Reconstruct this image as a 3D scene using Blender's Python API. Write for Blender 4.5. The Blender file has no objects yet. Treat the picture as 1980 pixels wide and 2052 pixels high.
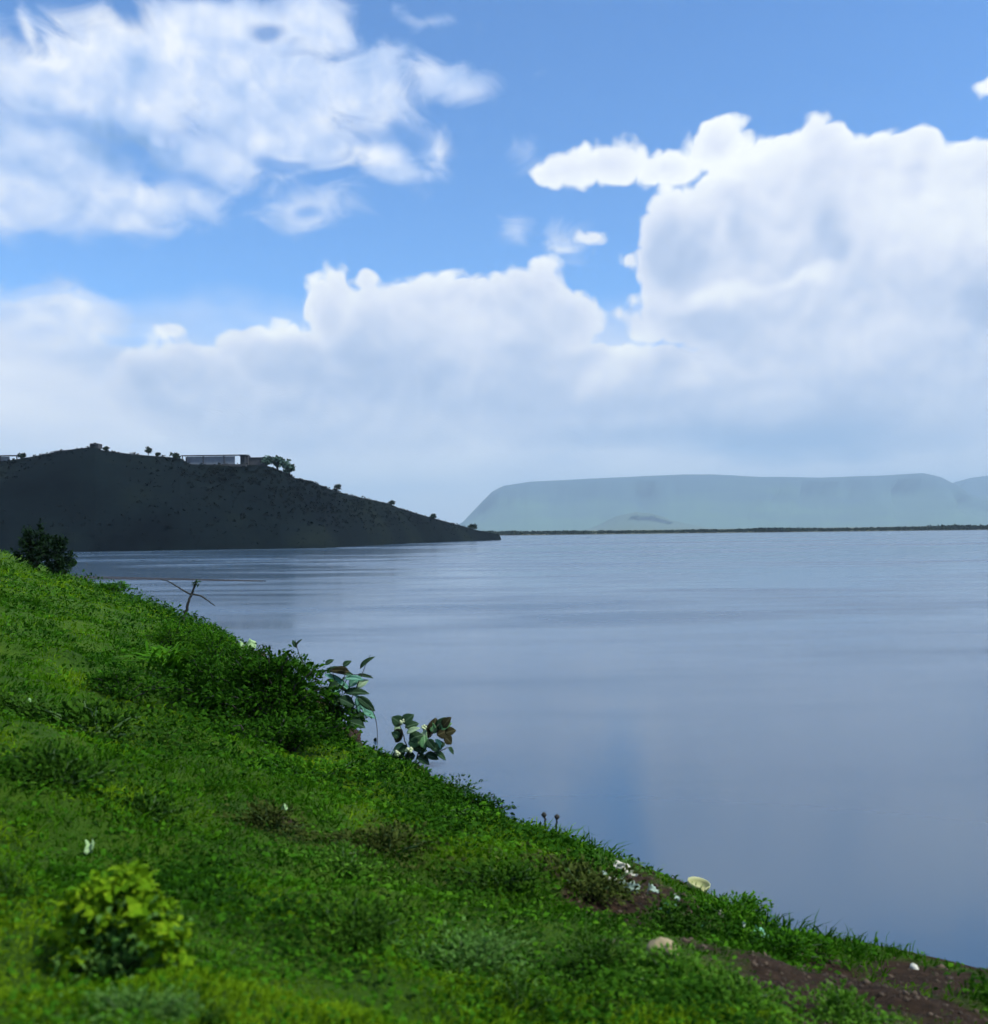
import bpy, math, random
import numpy as np
from mathutils import Vector, Matrix

random.seed(7)
RNG = np.random.default_rng(7)
scene = bpy.context.scene
C = scene.collection

# ------------------------------------------------------------------ camera
FPX, PW, PH = 1950.0, 1980.0, 2052.0        # focal length and photo size in photo pixels
EYE = 4.5                                   # metres above the lake
pitch, roll = math.atan(41 / FPX), math.atan(0.0118)
fw = np.array([0, math.cos(pitch), math.sin(pitch)])
r0 = np.array([1.0, 0, 0]); u0 = np.cross(r0, fw)
rt = math.cos(roll) * r0 - math.sin(roll) * u0
up = math.sin(roll) * r0 + math.cos(roll) * u0
cam_data = bpy.data.cameras.new("camera")
cam = bpy.data.objects.new("camera", cam_data)
C.objects.link(cam)
M4 = Matrix(((rt[0], up[0], -fw[0], 0), (rt[1], up[1], -fw[1], 0), (rt[2], up[2], -fw[2], EYE), (0, 0, 0, 1)))
cam.matrix_world = M4
cam_data.sensor_fit = 'HORIZONTAL'
cam_data.sensor_width = 36.0
cam_data.lens = 36.0 * FPX / PW
cam_data.clip_start = 0.05
cam_data.clip_end = 90000
cam_data.dof.use_dof = True
cam_data.dof.focus_distance = 40.0
cam_data.dof.aperture_fstop = 1.4
scene.camera = cam

# ------------------------------------------------------------------ render / exposure
scene.render.engine = 'CYCLES'
scene.cycles.use_denoising = True
scene.cycles.use_adaptive_sampling = True
scene.cycles.adaptive_threshold = 0.03
scene.cycles.adaptive_min_samples = 12
scene.cycles.max_bounces = 6
scene.cycles.diffuse_bounces = 3
scene.cycles.glossy_bounces = 2
scene.cycles.transmission_bounces = 3
scene.cycles.volume_bounces = 0
scene.cycles.transparent_max_bounces = 8
scene.cycles.sample_clamp_indirect = 4.0
scene.view_settings.view_transform = 'Standard'
scene.view_settings.look = 'None'
scene.view_settings.exposure = 0.27
scene.view_settings.gamma = 1.0

# ------------------------------------------------------------------ sun
SUN_EL, SUN_AZ = math.radians(54), math.radians(112)     # high, over the right shoulder, through thin cloud
sun_data = bpy.data.lights.new("sun", 'SUN')
sun_data.energy = 4.4
sun_data.angle = math.radians(6)
sun_data.color = (1.0, 0.96, 0.88)
sun = bpy.data.objects.new("sun", sun_data)
C.objects.link(sun)
to_sun = Vector((math.cos(SUN_EL) * math.sin(SUN_AZ), math.cos(SUN_EL) * math.cos(SUN_AZ), math.sin(SUN_EL)))
sun.rotation_euler = (-to_sun).to_track_quat('-Z', 'Y').to_euler()
sun.location = (0, 0, 60)


def srgb(r, g, b):
    f = lambda c: (c / 255 / 12.92) if c / 255 <= 0.04045 else ((c / 255 + 0.055) / 1.055) ** 2.4
    return (f(r), f(g), f(b), 1.0)


# ------------------------------------------------------------------ world: sky with clouds (directions in degrees: azimuth, elevation, radii, tilt)
# <clouds>
HEAPED = [(13.62, 20.93, 2.46, 1.42, 0), (18.8, 20.38, 2.26, 1.44, 0), (16.23, 19.92, 3.54, 1.52, 0), (21.54, 20.02, 2.82, 1.03, 0),
    (23.93, 19.8, 1.36, 1.08, 0), (26.09, 18.13, 3.58, 1.81, 0), (7.02, 20.68, 2.62, 1.24, 0), (4.96, 20.52, 1.82, 1.15, 0),
    (3.72, 20.19, 1.0, 0.73, 0), (10.2, 20.18, 2.15, 0.98, 0), (18.71, 15.8, 9.75, 5.2, 0), (10.75, 15.91, 2.28, 3.64, 0),
    (8.33, 15.45, 0.69, 0.55, 0), (8.5, 13.21, 0.49, 0.47, 0), (7.68, 12.43, 0.61, 0.48, 0), (14.29, 12.14, 6.08, 2.19, 0),
    (21.75, 11.3, 10.62, 4.48, 0), (-2.68, 11.0, 8.04, 4.13, 0), (-9.37, 12.63, 1.67, 2.51, 0), (-10.07, 14.4, 0.92, 0.77, 0),
    (-7.3, 14.34, 0.87, 0.72, 0), (-2.79, 14.38, 0.77, 0.61, 0), (2.27, 13.49, 2.36, 1.96, 0), (2.23, 14.61, 0.83, 0.72, 0),
    (4.26, 12.32, 2.35, 1.97, 0), (6.19, 12.54, 0.64, 0.62, 0), (-12.38, 9.47, 4.21, 2.53, 0), (-12.37, 11.49, 1.35, 0.67, 12),
    (-16.8, 8.23, 5.12, 2.77, 0), (-18.92, 11.21, 0.79, 0.59, 0), (-14.88, 10.51, 1.65, 0.94, 0), (5.93, 16.64, 1.17, 0.54, 0),
    (27.32, 22.24, 0.42, 0.29, 0), (4.78, 7.73, 12.11, 3.18, 0), (21.41, 7.04, 10.65, 3.24, 0), (-8.41, 6.97, 11.94, 2.88, 0)]
VEILED = [(-19.39, 25.25, 5.27, 1.97, 0), (-14.77, 26.45, 5.54, 1.75, 0), (-9.96, 27.06, 3.17, 2.23, 0), (-24.25, 23.18, 4.93, 2.19, 0),
    (-25.46, 25.25, 1.69, 0.35, -45), (-14.51, 23.86, 6.92, 2.42, 0), (-7.67, 24.29, 4.36, 2.22, 0), (-2.95, 25.4, 3.25, 0.93, 0),
    (-12.0, 21.7, 5.37, 1.51, 0), (-6.98, 20.78, 3.21, 1.09, 0), (-2.41, 21.89, 1.24, 0.98, 0), (-10.61, 18.81, 2.0, 0.95, 0),
    (-24.75, 19.33, 4.64, 2.65, 0), (-19.66, 22.26, 3.94, 1.93, 0), (-24.76, 10.84, 4.62, 2.28, 0), (-24.52, 7.92, 8.03, 3.16, 0),
    (-3.07, 27.98, 0.83, 0.16, 0), (1.88, 21.29, 0.41, 0.62, 0), (3.88, 16.71, 1.32, 0.6, 0), (1.37, 16.83, 0.5, 0.52, 0),
    (-22.26, 17.91, 6.07, 1.5, 0), (-25.48, 17.05, 3.86, 1.72, 0), (-16.19, 20.26, 3.27, 1.51, 0)]
TONE = [(10.55, 15.65, 2.43, 2.98, 0, -0.38), (19.24, 16.01, 1.21, 2.07, 0, -0.26), (23.73, 18.36, 0.84, 1.27, 0, -0.22), (14.65, 16.7, 1.0, 2.37, 0, -0.18),
    (26.67, 11.59, 1.41, 1.52, 0, -0.25), (13.47, 13.02, 3.07, 0.77, 8, 0.35), (18.0, 13.81, 1.87, 0.64, 8, 0.35), (7.72, 9.94, 3.18, 1.14, 35, 0.3),
    (11.58, 9.08, 1.41, 0.85, 0, 0.2), (20.17, 9.83, 6.48, 1.62, 10, 0.12), (24.11, 16.45, 3.94, 2.99, 0, 0.25), (14.45, 20.6, 3.33, 1.52, 0, 0.15),
    (17.44, 5.03, 12.71, 2.09, 0, -0.5), (10.62, 11.52, 4.27, 1.68, 0, -0.15), (7.69, 7.37, 4.33, 0.86, 0, -0.15), (-12.36, 11.71, 1.69, 0.78, 10, 0.3),
    (-19.06, 11.2, 0.9, 0.65, 0, 0.25), (-10.07, 14.95, 1.43, 0.68, 0, 0.3), (-3.11, 12.42, 8.18, 1.41, 0, 0.12), (-8.39, 9.54, 5.18, 1.71, 0, -0.2),
    (-2.57, 8.13, 5.86, 1.74, 0, -0.1), (-19.48, 4.85, 7.82, 1.66, 0, -0.1), (-20.43, 26.25, 4.69, 1.13, 0, 0.35), (-23.99, 24.59, 3.71, 0.91, 0, 0.3),
    (-20.71, 20.56, 3.37, 1.71, 0, -0.55), (-24.74, 21.71, 2.2, 1.17, 0, -0.2), (-19.65, 24.75, 1.58, 1.4, 0, -0.15), (-7.12, 20.9, 2.04, 0.72, 10, 0.35),
    (-12.83, 24.97, 2.82, 0.96, 0, 0.2), (-2.95, 25.4, 2.66, 0.93, 0, -0.1), (-2.41, 21.63, 1.06, 0.83, 0, 0.2), (-25.58, 25.45, 1.45, 0.4, -45, 0.3),
    (-18.61, 21.52, 0.8, 0.49, 0, 0.3), (-24.27, 12.64, 3.68, 1.03, 0, 0.25), (-22.04, 9.11, 5.06, 1.07, 0, -0.15), (-16.14, 27.23, 4.38, 0.91, 0, 0.2),
    (-9.95, 27.3, 2.3, 1.17, 0, 0.15), (-10.0, 22.19, 4.59, 1.01, 0, 0.15)]
GAPS = [(-12.95, 26.5, 0.96, 0.47, 0), (-10.61, 18.5, 0.74, 0.32, 0), (-4.32, 22.38, 1.47, 0.46, 0), (-12.72, 20.77, 1.69, 0.36, 0)]
# </clouds>


class Nodes:
    def __init__(self, tree):
        self.t = tree

    def new(self, kind, **kw):
        n = self.t.nodes.new(kind)
        for k, v in kw.items():
            setattr(n, k, v)
        return n

    def put(self, sock, v):
        if isinstance(v, bpy.types.NodeSocket):
            self.t.links.new(v, sock)
        elif v is not None:
            sock.default_value = v

    def math(self, op, a, b=None, c=None, clamp=False):
        n = self.new('ShaderNodeMath', operation=op, use_clamp=clamp)
        self.put(n.inputs[0], a); self.put(n.inputs[1], b)
        if c is not None:
            self.put(n.inputs[2], c)
        return n.outputs[0]

    def vec(self, op, a, b=None, out=0):
        n = self.new('ShaderNodeVectorMath', operation=op)
        self.put(n.inputs[0], a)
        if b is not None:
            self.put(n.inputs[1], b)
        return n.outputs[out]

    def scale(self, a, s):
        n = self.new('ShaderNodeVectorMath', operation='SCALE')
        self.put(n.inputs[0], a); self.put(n.inputs['Scale'], s)
        return n.outputs[0]

    def noise(self, v, scale, detail=4.0, rough=0.55, out='Fac', dist=0.0):
        n = self.new('ShaderNodeTexNoise')
        self.put(n.inputs['Vector'], v)
        n.inputs['Scale'].default_value = scale
        n.inputs['Detail'].default_value = detail
        n.inputs['Roughness'].default_value = rough
        n.inputs['Distortion'].default_value = dist
        return n.outputs[out]

    def step(self, v, a, b, lo=0.0, hi=1.0, smooth=True):
        n = self.new('ShaderNodeMapRange', interpolation_type='SMOOTHSTEP' if smooth else 'LINEAR')
        self.put(n.inputs['Value'], v)
        self.put(n.inputs['From Min'], a); self.put(n.inputs['From Max'], b)
        self.put(n.inputs['To Min'], lo); self.put(n.inputs['To Max'], hi)
        return n.outputs[0]

    def mix(self, f, a, b, mode='MIX'):
        n = self.new('ShaderNodeMix', data_type='RGBA', blend_type=mode)
        self.put(n.inputs[0], f); self.put(n.inputs[6], a); self.put(n.inputs[7], b)
        return n.outputs[2]

    def ramp(self, f, stops, interp='LINEAR'):
        n = self.new('ShaderNodeValToRGB')
        n.color_ramp.interpolation = interp
        e = n.color_ramp.elements
        while len(e) < len(stops):
            e.new(0.5)
        for k, (p, c) in enumerate(stops):
            e[k].position = p; e[k].color = c
        self.put(n.inputs[0], f)
        return n.outputs[0]


world = bpy.data.worlds.new("World")
scene.world = world
world.use_nodes = True
wt = world.node_tree
wt.nodes.clear()
W = Nodes(wt)
SKY_STRENGTH = 0.1
BLUE_TINT = (0.84, 1.30, 1.74, 1)       # the clear blue of this day
out = W.new('ShaderNodeOutputWorld')
bg = W.new('ShaderNodeBackground')
bg.inputs['Strength'].default_value = SKY_STRENGTH
sky = W.new('ShaderNodeTexSky', sky_type='NISHITA')
sky.sun_disc = False
sky.sun_elevation = SUN_EL
sky.sun_rotation = SUN_AZ
sky.altitude = 300
sky.air_density = 1.0
sky.dust_density = 0.3
sky.ozone_density = 2.0
direction = W.new('ShaderNodeTexCoord').outputs['Generated']


def chain(P, acc):
    """P itself, but evaluated after acc: keeps the shader's working stack short"""
    n = W.new('ShaderNodeVectorMath', operation='MULTIPLY_ADD')
    W.put(n.inputs[0], acc); n.inputs[1].default_value = (1e-7, 1e-7, 1e-7); W.put(n.inputs[2], P)
    return n.outputs[0]


def ellipse(P, az, el, ra, re, rot):
    """0 in the middle of a tilted ellipse, 1 on its outline"""
    if rot:
        m = W.new('ShaderNodeMapping', vector_type='TEXTURE')
        W.put(m.inputs['Vector'], P)
        m.inputs['Location'].default_value = (az, el, 0)
        m.inputs['Rotation'].default_value = (0, 0, math.radians(rot))
        m.inputs['Scale'].default_value = (ra, re, 1)
        q = m.outputs[0]
    else:
        m = W.new('ShaderNodeVectorMath', operation='MULTIPLY_ADD')
        W.put(m.inputs[0], P)
        m.inputs[1].default_value = (1 / ra, 1 / re, 0); m.inputs[2].default_value = (-az / ra, -el / re, 0)
        q = m.outputs[0]
    return W.vec('LENGTH', q, out=1)


def blob_distance(P, rows, k):
    """signed distance in degrees to the union of tilted ellipses"""
    acc = None
    for (az, el, ra, re, rot) in rows:
        d = ellipse(P if acc is None else chain(P, acc), az, el, ra, re, rot)
        r = min(ra, re) * 0.75 + max(ra, re) * 0.25
        d = W.math('MULTIPLY_ADD', d, r, -r)
        acc = d if acc is None else W.math('SMOOTH_MIN', acc, d, k)
    return acc


def noise2(P, scale, detail=3.0, rough=0.5, out='Fac', dist=0.0):
    o_ = W.noise(P, scale, detail, rough, out, dist)
    o_.node.noise_dimensions = '2D'
    return o_


def warp(P, scale, amp, detail=2.0):
    n = W.vec('SUBTRACT', noise2(P, scale, detail, 0.5, out='Color'), (0.5, 0.5, 0.5))
    return W.vec('ADD', P, W.vec('MULTIPLY', n, (amp, amp, 0)))


sp_ = W.new('ShaderNodeSeparateXYZ'); W.put(sp_.inputs[0], direction)
AZ = W.math('MULTIPLY', W.math('ARCTAN2', sp_.outputs[0], sp_.outputs[1]), 180 / math.pi)
EL = W.math('MULTIPLY', W.math('ARCSINE', sp_.outputs[2]), 180 / math.pi)
cb_ = W.new('ShaderNodeCombineXYZ'); W.put(cb_.inputs[0], AZ); W.put(cb_.inputs[1], EL)
P0 = cb_.outputs[0]
K = 1.0 / SKY_STRENGTH


def glow(c):
    return W.mix(1.0, c, (K, K, K, 1), 'MULTIPLY')


HEAP_STOPS = [(0.0, srgb(154, 176, 210)), (0.35, srgb(186, 200, 225)), (0.65, srgb(217, 223, 237)), (1.0, srgb(243, 246, 245))]
VEIL_STOPS = [(0.0, srgb(120, 158, 208)), (0.35, srgb(158, 186, 228)), (0.65, srgb(194, 210, 238)), (1.0, srgb(234, 238, 244))]
LOW_STOPS = [(0.15, srgb(152, 180, 216)), (0.5, srgb(216, 223, 238)), (0.8, srgb(236, 239, 245))]
blue = W.mix(1.0, sky.outputs[0], BLUE_TINT, 'MULTIPLY')

# --- the heaped and veiled clouds of this part of the sky
tone = None
Pt = warp(P0, 0.24, 2.2, 2.0)
for (az, el, ra, re, rot, amt) in TONE:
    d = ellipse(Pt if tone is None else chain(Pt, tone), az, el, ra * 1.3, re * 1.3, rot)
    d = W.math('MULTIPLY', W.step(d, 1.0, 0.15), amt)
    tone = d if tone is None else W.math('ADD', tone, d)
mottle = W.math('SUBTRACT', noise2(P0, 0.23, 3.0), 0.5)


def billow(P):
    return W.math('ABSOLUTE', W.math('MULTIPLY_ADD', noise2(P, 0.42, 2.5, 0.45), 2.0, -1.0))


Pw = warp(P0, 0.30, 1.1, 2.0)
bA = billow(P0); bB = billow(W.vec('ADD', P0, (-0.3, 0.8, 0)))
dA = W.math('SUBTRACT', blob_distance(Pw, HEAPED, 0.45), W.math('MULTIPLY_ADD', bA, 1.25, -0.22))
heap_mask = W.step(dA, 0.22, -0.30)
relief = W.math('MULTIPLY', W.math('SUBTRACT', bA, bB), 0.22)        # which side of a lump turns up to the light
edge = W.step(dA, -1.6, 0.0)
height_tone = W.step(EL, 3.0, 21.0, -0.16, 0.20, smooth=False)
heap_light = W.math('ADD', W.math('ADD', W.math('MULTIPLY_ADD', edge, 0.30, 0.48), W.math('MULTIPLY_ADD', mottle, 0.34, relief)),
                    W.math('ADD', tone, height_tone), clamp=True)
Pv = warp(P0, 0.12, 3.5, 2.0)
dv = blob_distance(Pv, VEILED, 0.9)
wisps = noise2(W.vec('MULTIPLY', P0, (1, 1.6, 0)), 0.30, 4.0, 0.55, dist=0.5)
dv = W.math('ADD', dv, W.math('MULTIPLY', W.math('SUBTRACT', wisps, 0.5), 3.4))
veil_mask = W.math('MULTIPLY', W.step(dv, 0.6, -1.3), 0.97)
for row in GAPS:
    g = W.step(blob_distance(Pv, [row], 0.1), -0.35, 0.35)
    veil_mask = W.math('MULTIPLY', veil_mask, W.math('MULTIPLY_ADD', g, 0.8, 0.2))
veil_light = W.math('ADD', W.math('ADD', W.math('MULTIPLY', mottle, 0.7), W.math('MULTIPLY', wisps, 0.5)), W.math('ADD', tone, W.math('MULTIPLY_ADD', relief, 1.6, 0.40)), clamp=True)
low_edge = W.math('ADD', EL, W.math('MULTIPLY', W.math('SUBTRACT', noise2(W.vec('MULTIPLY', P0, (1, 2, 0)), 0.10, 3.0), 0.5), 6.0))
low_mask = W.math('MULTIPLY', W.step(low_edge, 13.2, 8.2), 0.95)
low_n = noise2(W.vec('MULTIPLY', P0, (1, 3.0, 0)), 0.08, 3.0)
low_light = W.math('ADD', W.math('ADD', low_n, 0.14), W.math('MULTIPLY', tone, 0.7), clamp=True)
col = W.mix(veil_mask, blue, glow(W.ramp(veil_light, VEIL_STOPS)))
col = W.mix(low_mask, col, glow(W.ramp(low_light, LOW_STOPS)))
heap_low = W.math('MULTIPLY', heap_mask, W.step(EL, 2.5, 9.0, 0.15, 1.0))
col = W.mix(heap_low, col, glow(W.ramp(heap_light, HEAP_STOPS)))
W.put(bg.inputs['Color'], col)

# --- the rest of the sky goes on with the same kinds of cloud
bg2 = W.new('ShaderNodeBackground')
bg2.inputs['Strength'].default_value = SKY_STRENGTH
far_n = W.noise(W.vec('MULTIPLY', direction, (1, 1, 1.6)), 3.2, 4.0, 0.55)
far_mask = W.step(far_n, 0.46, 0.56)
far_light = W.math('ADD', W.math('MULTIPLY', W.noise(direction, 6.0, 3.0), 0.9), 0.15, clamp=True)
far_col = W.mix(far_mask, blue, glow(W.ramp(far_light, HEAP_STOPS)))
far_col = W.mix(W.step(EL, 14.0, 6.0, 0.0, 0.95), far_col, glow(W.ramp(W.math('ADD', far_n, 0.05), LOW_STOPS)))
W.put(bg2.inputs['Color'], far_col)
beyond = W.math('MAXIMUM', W.step(W.math('ABSOLUTE', AZ), 30.0, 38.0), W.step(EL, 31.0, 37.0))
mixw = W.new('ShaderNodeMixShader')
W.put(mixw.inputs[0], beyond)
wt.links.new(bg.outputs[0], mixw.inputs[1]); wt.links.new(bg2.outputs[0], mixw.inputs[2])
wt.links.new(mixw.outputs[0], out.inputs[0])
world.cycles.sampling_method = 'MANUAL'
world.cycles.sample_map_resolution = 256


# ------------------------------------------------------------------ helpers
def ray(px, py):
    return fw + rt * (px - PW / 2) / FPX + up * (PH / 2 - py) / FPX


def at_depth(px, py, Y):
    """world point on the sight line of a photo pixel at forward distance Y"""
    d = ray(px, py)
    return np.array([0, 0, EYE]) + d * (Y / d[1])


def fade(t):
    return t * t * (3 - 2 * t)


def vnoise(x, y, seed=0):
    x = np.asarray(x, float); y = np.asarray(y, float)
    ix = np.floor(x); iy = np.floor(y)
    fx = fade(x - ix); fy = fade(y - iy)

    def h(a, b):
        v = np.sin(a * 127.1 + b * 311.7 + seed * 74.7) * 43758.5453
        return v - np.floor(v)
    return ((h(ix, iy) * (1 - fx) + h(ix + 1, iy) * fx) * (1 - fy) + (h(ix, iy + 1) * (1 - fx) + h(ix + 1, iy + 1) * fx) * fy) * 2 - 1


def fbm(x, y, octaves=4, seed=0):
    s, a, tot = 0, 1.0, 0
    for k in range(octaves):
        s = s + a * vnoise(np.asarray(x) * 2 ** k + 13.7 * k, np.asarray(y) * 2 ** k + 7.1 * k, seed + k)
        tot += a; a *= 0.5
    return s / tot


def link(name, mesh, mat=None, parent=None):
    o = bpy.data.objects.new(name, mesh)
    C.objects.link(o)
    if mat is not None:
        mesh.materials.append(mat)
    if parent is not None:
        o.parent = parent
    return o


def tag(o, label, category, group=None):
    o['label'] = label; o['category'] = category
    if group:
        o['group'] = group
    return o


def thing(name, loc, label, category, group=None):
    o = bpy.data.objects.new(name, None)
    C.objects.link(o)
    o.location = [float(c) for c in loc]
    o.empty_display_size = 0.2
    return tag(o, label, category, group)


def tri_mesh(name, V, T, attrs=None, smooth=False):
    V = np.asarray(V, np.float32); T = np.asarray(T, np.int32)
    m = bpy.data.meshes.new(name)
    m.vertices.add(len(V)); m.vertices.foreach_set('co', V.ravel())
    n = T.shape[1]
    m.loops.add(T.size); m.loops.foreach_set('vertex_index', T.ravel())
    m.polygons.add(len(T))
    m.polygons.foreach_set('loop_start', np.arange(0, T.size, n, dtype=np.int32))
    m.polygons.foreach_set('loop_total', np.full(len(T), n, np.int32))
    m.polygons.foreach_set('use_smooth', np.full(len(T), smooth, bool))
    for k, v in (attrs or {}).items():
        a = m.attributes.new(k, 'FLOAT', 'POINT')
        a.data.foreach_set('value', np.asarray(v, np.float32))
    m.update(calc_edges=True)
    return m


def unit(v):
    return v / np.maximum(np.linalg.norm(v, axis=-1, keepdims=True), 1e-9)


def grid_mesh(name, P, attrs=None, smooth=True, wrap=False):
    """P: (n, m, 3) points -> quads"""
    n, m = P.shape[:2]
    i = np.arange(n * m).reshape(n, m)
    if wrap:
        i = np.concatenate([i, i[:, :1]], 1)
    q = np.stack([i[:-1, :-1], i[:-1, 1:], i[1:, 1:], i[1:, :-1]], -1).reshape(-1, 4)
    return tri_mesh(name, P.reshape(-1, 3), q, attrs, smooth)


def leaves(pos, axis, length, width, bend=0.2, flat=0.0, rng=RNG):
    """one folded leaf of four triangles per point"""
    N = len(pos)
    axis = unit(axis)
    side = unit(np.cross(axis, unit(rng.normal(size=(N, 3)) * (1 - flat) + np.array([0, 0, flat * 2.0]))))
    nor = np.cross(side, axis)
    nor *= np.where(nor[:, 2:3] < 0, -1, 1)
    L = np.broadcast_to(np.asarray(length, float), (N,))[:, None]
    Wd = np.broadcast_to(np.asarray(width, float), (N,))[:, None]
    b = bend * L
    v0 = pos
    v1 = pos + axis * L * 0.38 + side * Wd * 0.5 + nor * b * 0.25
    v2 = pos + axis * L * 0.38 - side * Wd * 0.5 + nor * b * 0.25
    v3 = pos + axis * L * 0.75 + side * Wd * 0.36 - nor * b * 0.05
    v4 = pos + axis * L * 0.75 - side * Wd * 0.36 - nor * b * 0.05
    v5 = pos + axis * L - nor * b
    V = np.stack([v0, v1, v2, v3, v4, v5], 1).reshape(-1, 3)
    o = (np.arange(N) * 6)[:, None, None]
    T = (np.array([[0, 2, 1], [1, 2, 3], [2, 4, 3], [3, 4, 5]])[None] + o).reshape(-1, 3)
    return V, T


def blades(pos, axis, length, width, droop, rng=RNG):
    """one arching blade of three triangles per point"""
    N = len(pos)
    axis = unit(axis)
    side = unit(np.cross(axis, rng.normal(size=(N, 3))))
    L = np.broadcast_to(np.asarray(length, float), (N,))[:, None]
    Wd = np.broadcast_to(np.asarray(width, float), (N,))[:, None]
    droop = np.broadcast_to(np.asarray(droop, float), (N,))[:, None]
    out = axis.copy(); out[:, 2] = 0
    m = pos + axis * L * 0.55
    tip = pos + axis * L * 0.8 + out * L * 0.35 - np.array([0, 0, 1.0]) * L * droop
    V = np.stack([pos + side * Wd * 0.5, pos - side * Wd * 0.5, m + side * Wd * 0.4, m - side * Wd * 0.4, tip], 1).reshape(-1, 3)
    o = (np.arange(N) * 5)[:, None, None]
    T = (np.array([[0, 1, 2], [1, 3, 2], [2, 3, 4]])[None] + o).reshape(-1, 3)
    return V, T


def tube(path, radii, sides=6):
    path = np.asarray(path, float)
    n = len(path)
    tan = np.gradient(path, axis=0)
    tan = unit(tan)
    ref = np.array([0.31, 0.52, 0.8])
    a = unit(np.cross(tan, ref)); b = np.cross(tan, a)
    ang = np.linspace(0, 2 * math.pi, sides, endpoint=False)
    R = np.asarray(radii, float)[:, None, None]
    P = path[:, None] + R * (a[:, None] * np.cos(ang)[None, :, None] + b[:, None] * np.sin(ang)[None, :, None])
    V = P.reshape(-1, 3)
    i = np.arange(n * sides).reshape(n, sides)
    j = np.roll(i, -1, 1)
    T = np.concatenate([np.stack([i[:-1], j[:-1], j[1:]], -1).reshape(-1, 3), np.stack([i[:-1], j[1:], i[1:]], -1).reshape(-1, 3),
                        np.array([[i[-1, 0], i[-1, k], i[-1, k + 1]] for k in range(1, sides - 1)]),
                        np.array([[i[0, 0], i[0, k + 1], i[0, k]] for k in range(1, sides - 1)])])
    return V, T


def join(parts):
    V, T, o = [], [], 0
    for v, t in parts:
        V.append(v); T.append(t + o); o += len(v)
    return np.concatenate(V), np.concatenate(T)


def bend_path(a, b, sag=0.0, n=7, wob=0.0, rng=RNG):
    a = np.asarray(a, float); b = np.asarray(b, float)
    t = np.linspace(0, 1, n)[:, None]
    p = a + (b - a) * t
    p[:, 2:] += sag * np.sin(t * math.pi)
    p[1:-1] += rng.normal(size=(n - 2, 3)) * wob
    return p


# ------------------------------------------------------------------ materials
def material(name):
    m = bpy.data.materials.new(name)
    m.use_nodes = True
    t = m.node_tree
    N = Nodes(t)
    return m, N, t.nodes['Principled BSDF'], t.nodes['Material Output']


def foliage_material(name, dark, mid, light, rough=0.75, translucent=0.25, noise_scale=1.2):
    m, N, b, o = material(name)
    tint = N.new('ShaderNodeAttribute', attribute_name='tint').outputs['Fac']
    pos = N.new('ShaderNodeNewGeometry').outputs['Position']
    n = N.noise(pos, noise_scale, 3.0, 0.55)
    f = N.math('ADD', N.math('MULTIPLY', tint, 0.75), N.math('MULTIPLY_ADD', n, 0.9, -0.33), clamp=True)
    col = N.ramp(f, [(0.0, dark + (1,)), (0.5, mid + (1,)), (1.0, light + (1,))])
    N.put(b.inputs['Base Color'], col)
    b.inputs['Roughness'].default_value = rough
    b.inputs['Specular IOR Level'].default_value = 0.03
    if translucent:
        tr = N.new('ShaderNodeBsdfTranslucent')
        N.put(tr.inputs['Color'], N.mix(1.0, col, (1.1, 1.15, 0.55, 1), 'MULTIPLY'))
        mx = N.new('ShaderNodeMixShader')
        mx.inputs[0].default_value = translucent
        N.t.links.new(b.outputs[0], mx.inputs[1]); N.t.links.new(tr.outputs[0], mx.inputs[2])
        N.t.links.new(mx.outputs[0], o.inputs[0])
    return m


def plain_material(name, c1, c2, scale=8.0, rough=0.7, bump=0.15, spec=0.3):
    m, N, b, o = material(name)
    pos = N.new('ShaderNodeTexCoord').outputs['Object']
    n = N.noise(pos, scale, 5.0, 0.6)
    N.put(b.inputs['Base Color'], N.ramp(n, [(0.3, c1 + (1,)), (0.7, c2 + (1,))]))
    b.inputs['Roughness'].default_value = rough
    b.inputs['Specular IOR Level'].default_value = spec
    bp = N.new('ShaderNodeBump'); bp.inputs['Strength'].default_value = bump
    bp.inputs['Distance'].default_value = 0.02
    N.put(bp.inputs['Height'], n)
    N.put(b.inputs['Normal'], bp.outputs[0])
    return m


mat_grass = foliage_material('grass_leaf', (0.012, 0.056, 0.002), (0.050, 0.150, 0.003), (0.135, 0.240, 0.006), noise_scale=0.45)
mat_weed_dark = foliage_material('dark_weed_leaf', (0.008, 0.030, 0.002), (0.018, 0.058, 0.004), (0.040, 0.100, 0.008), translucent=0.15)
mat_weed_mid = foliage_material('green_weed_leaf', (0.016, 0.068, 0.003), (0.036, 0.130, 0.005), (0.075, 0.195, 0.010))
mat_shrub = foliage_material('shrub_leaf', (0.007, 0.032, 0.002), (0.016, 0.062, 0.003), (0.036, 0.108, 0.006), translucent=0.2)
mat_shrub_far = foliage_material('far_shrub_leaf', (0.004, 0.012, 0.005), (0.008, 0.022, 0.008), (0.014, 0.034, 0.011), translucent=0.1)
mat_weed_pale = foliage_material('grey_green_weed_leaf', (0.030, 0.095, 0.014), (0.062, 0.150, 0.026), (0.105, 0.205, 0.048))
mat_weed_bright = foliage_material('bright_green_leaf', (0.028, 0.090, 0.008), (0.055, 0.150, 0.012), (0.090, 0.210, 0.022))
mat_weed_brown = foliage_material('withered_weed_leaf', (0.020, 0.030, 0.006), (0.036, 0.055, 0.010), (0.065, 0.090, 0.018), translucent=0.12)
mat_yellow = foliage_material('yellow_green_leaf', (0.050, 0.135, 0.004), (0.110, 0.225, 0.006), (0.200, 0.320, 0.012), noise_scale=5.0)
mat_teal = foliage_material('pale_teal_leaf', (0.050, 0.140, 0.085), (0.110, 0.240, 0.150), (0.200, 0.360, 0.250), noise_scale=4.0)
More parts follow.
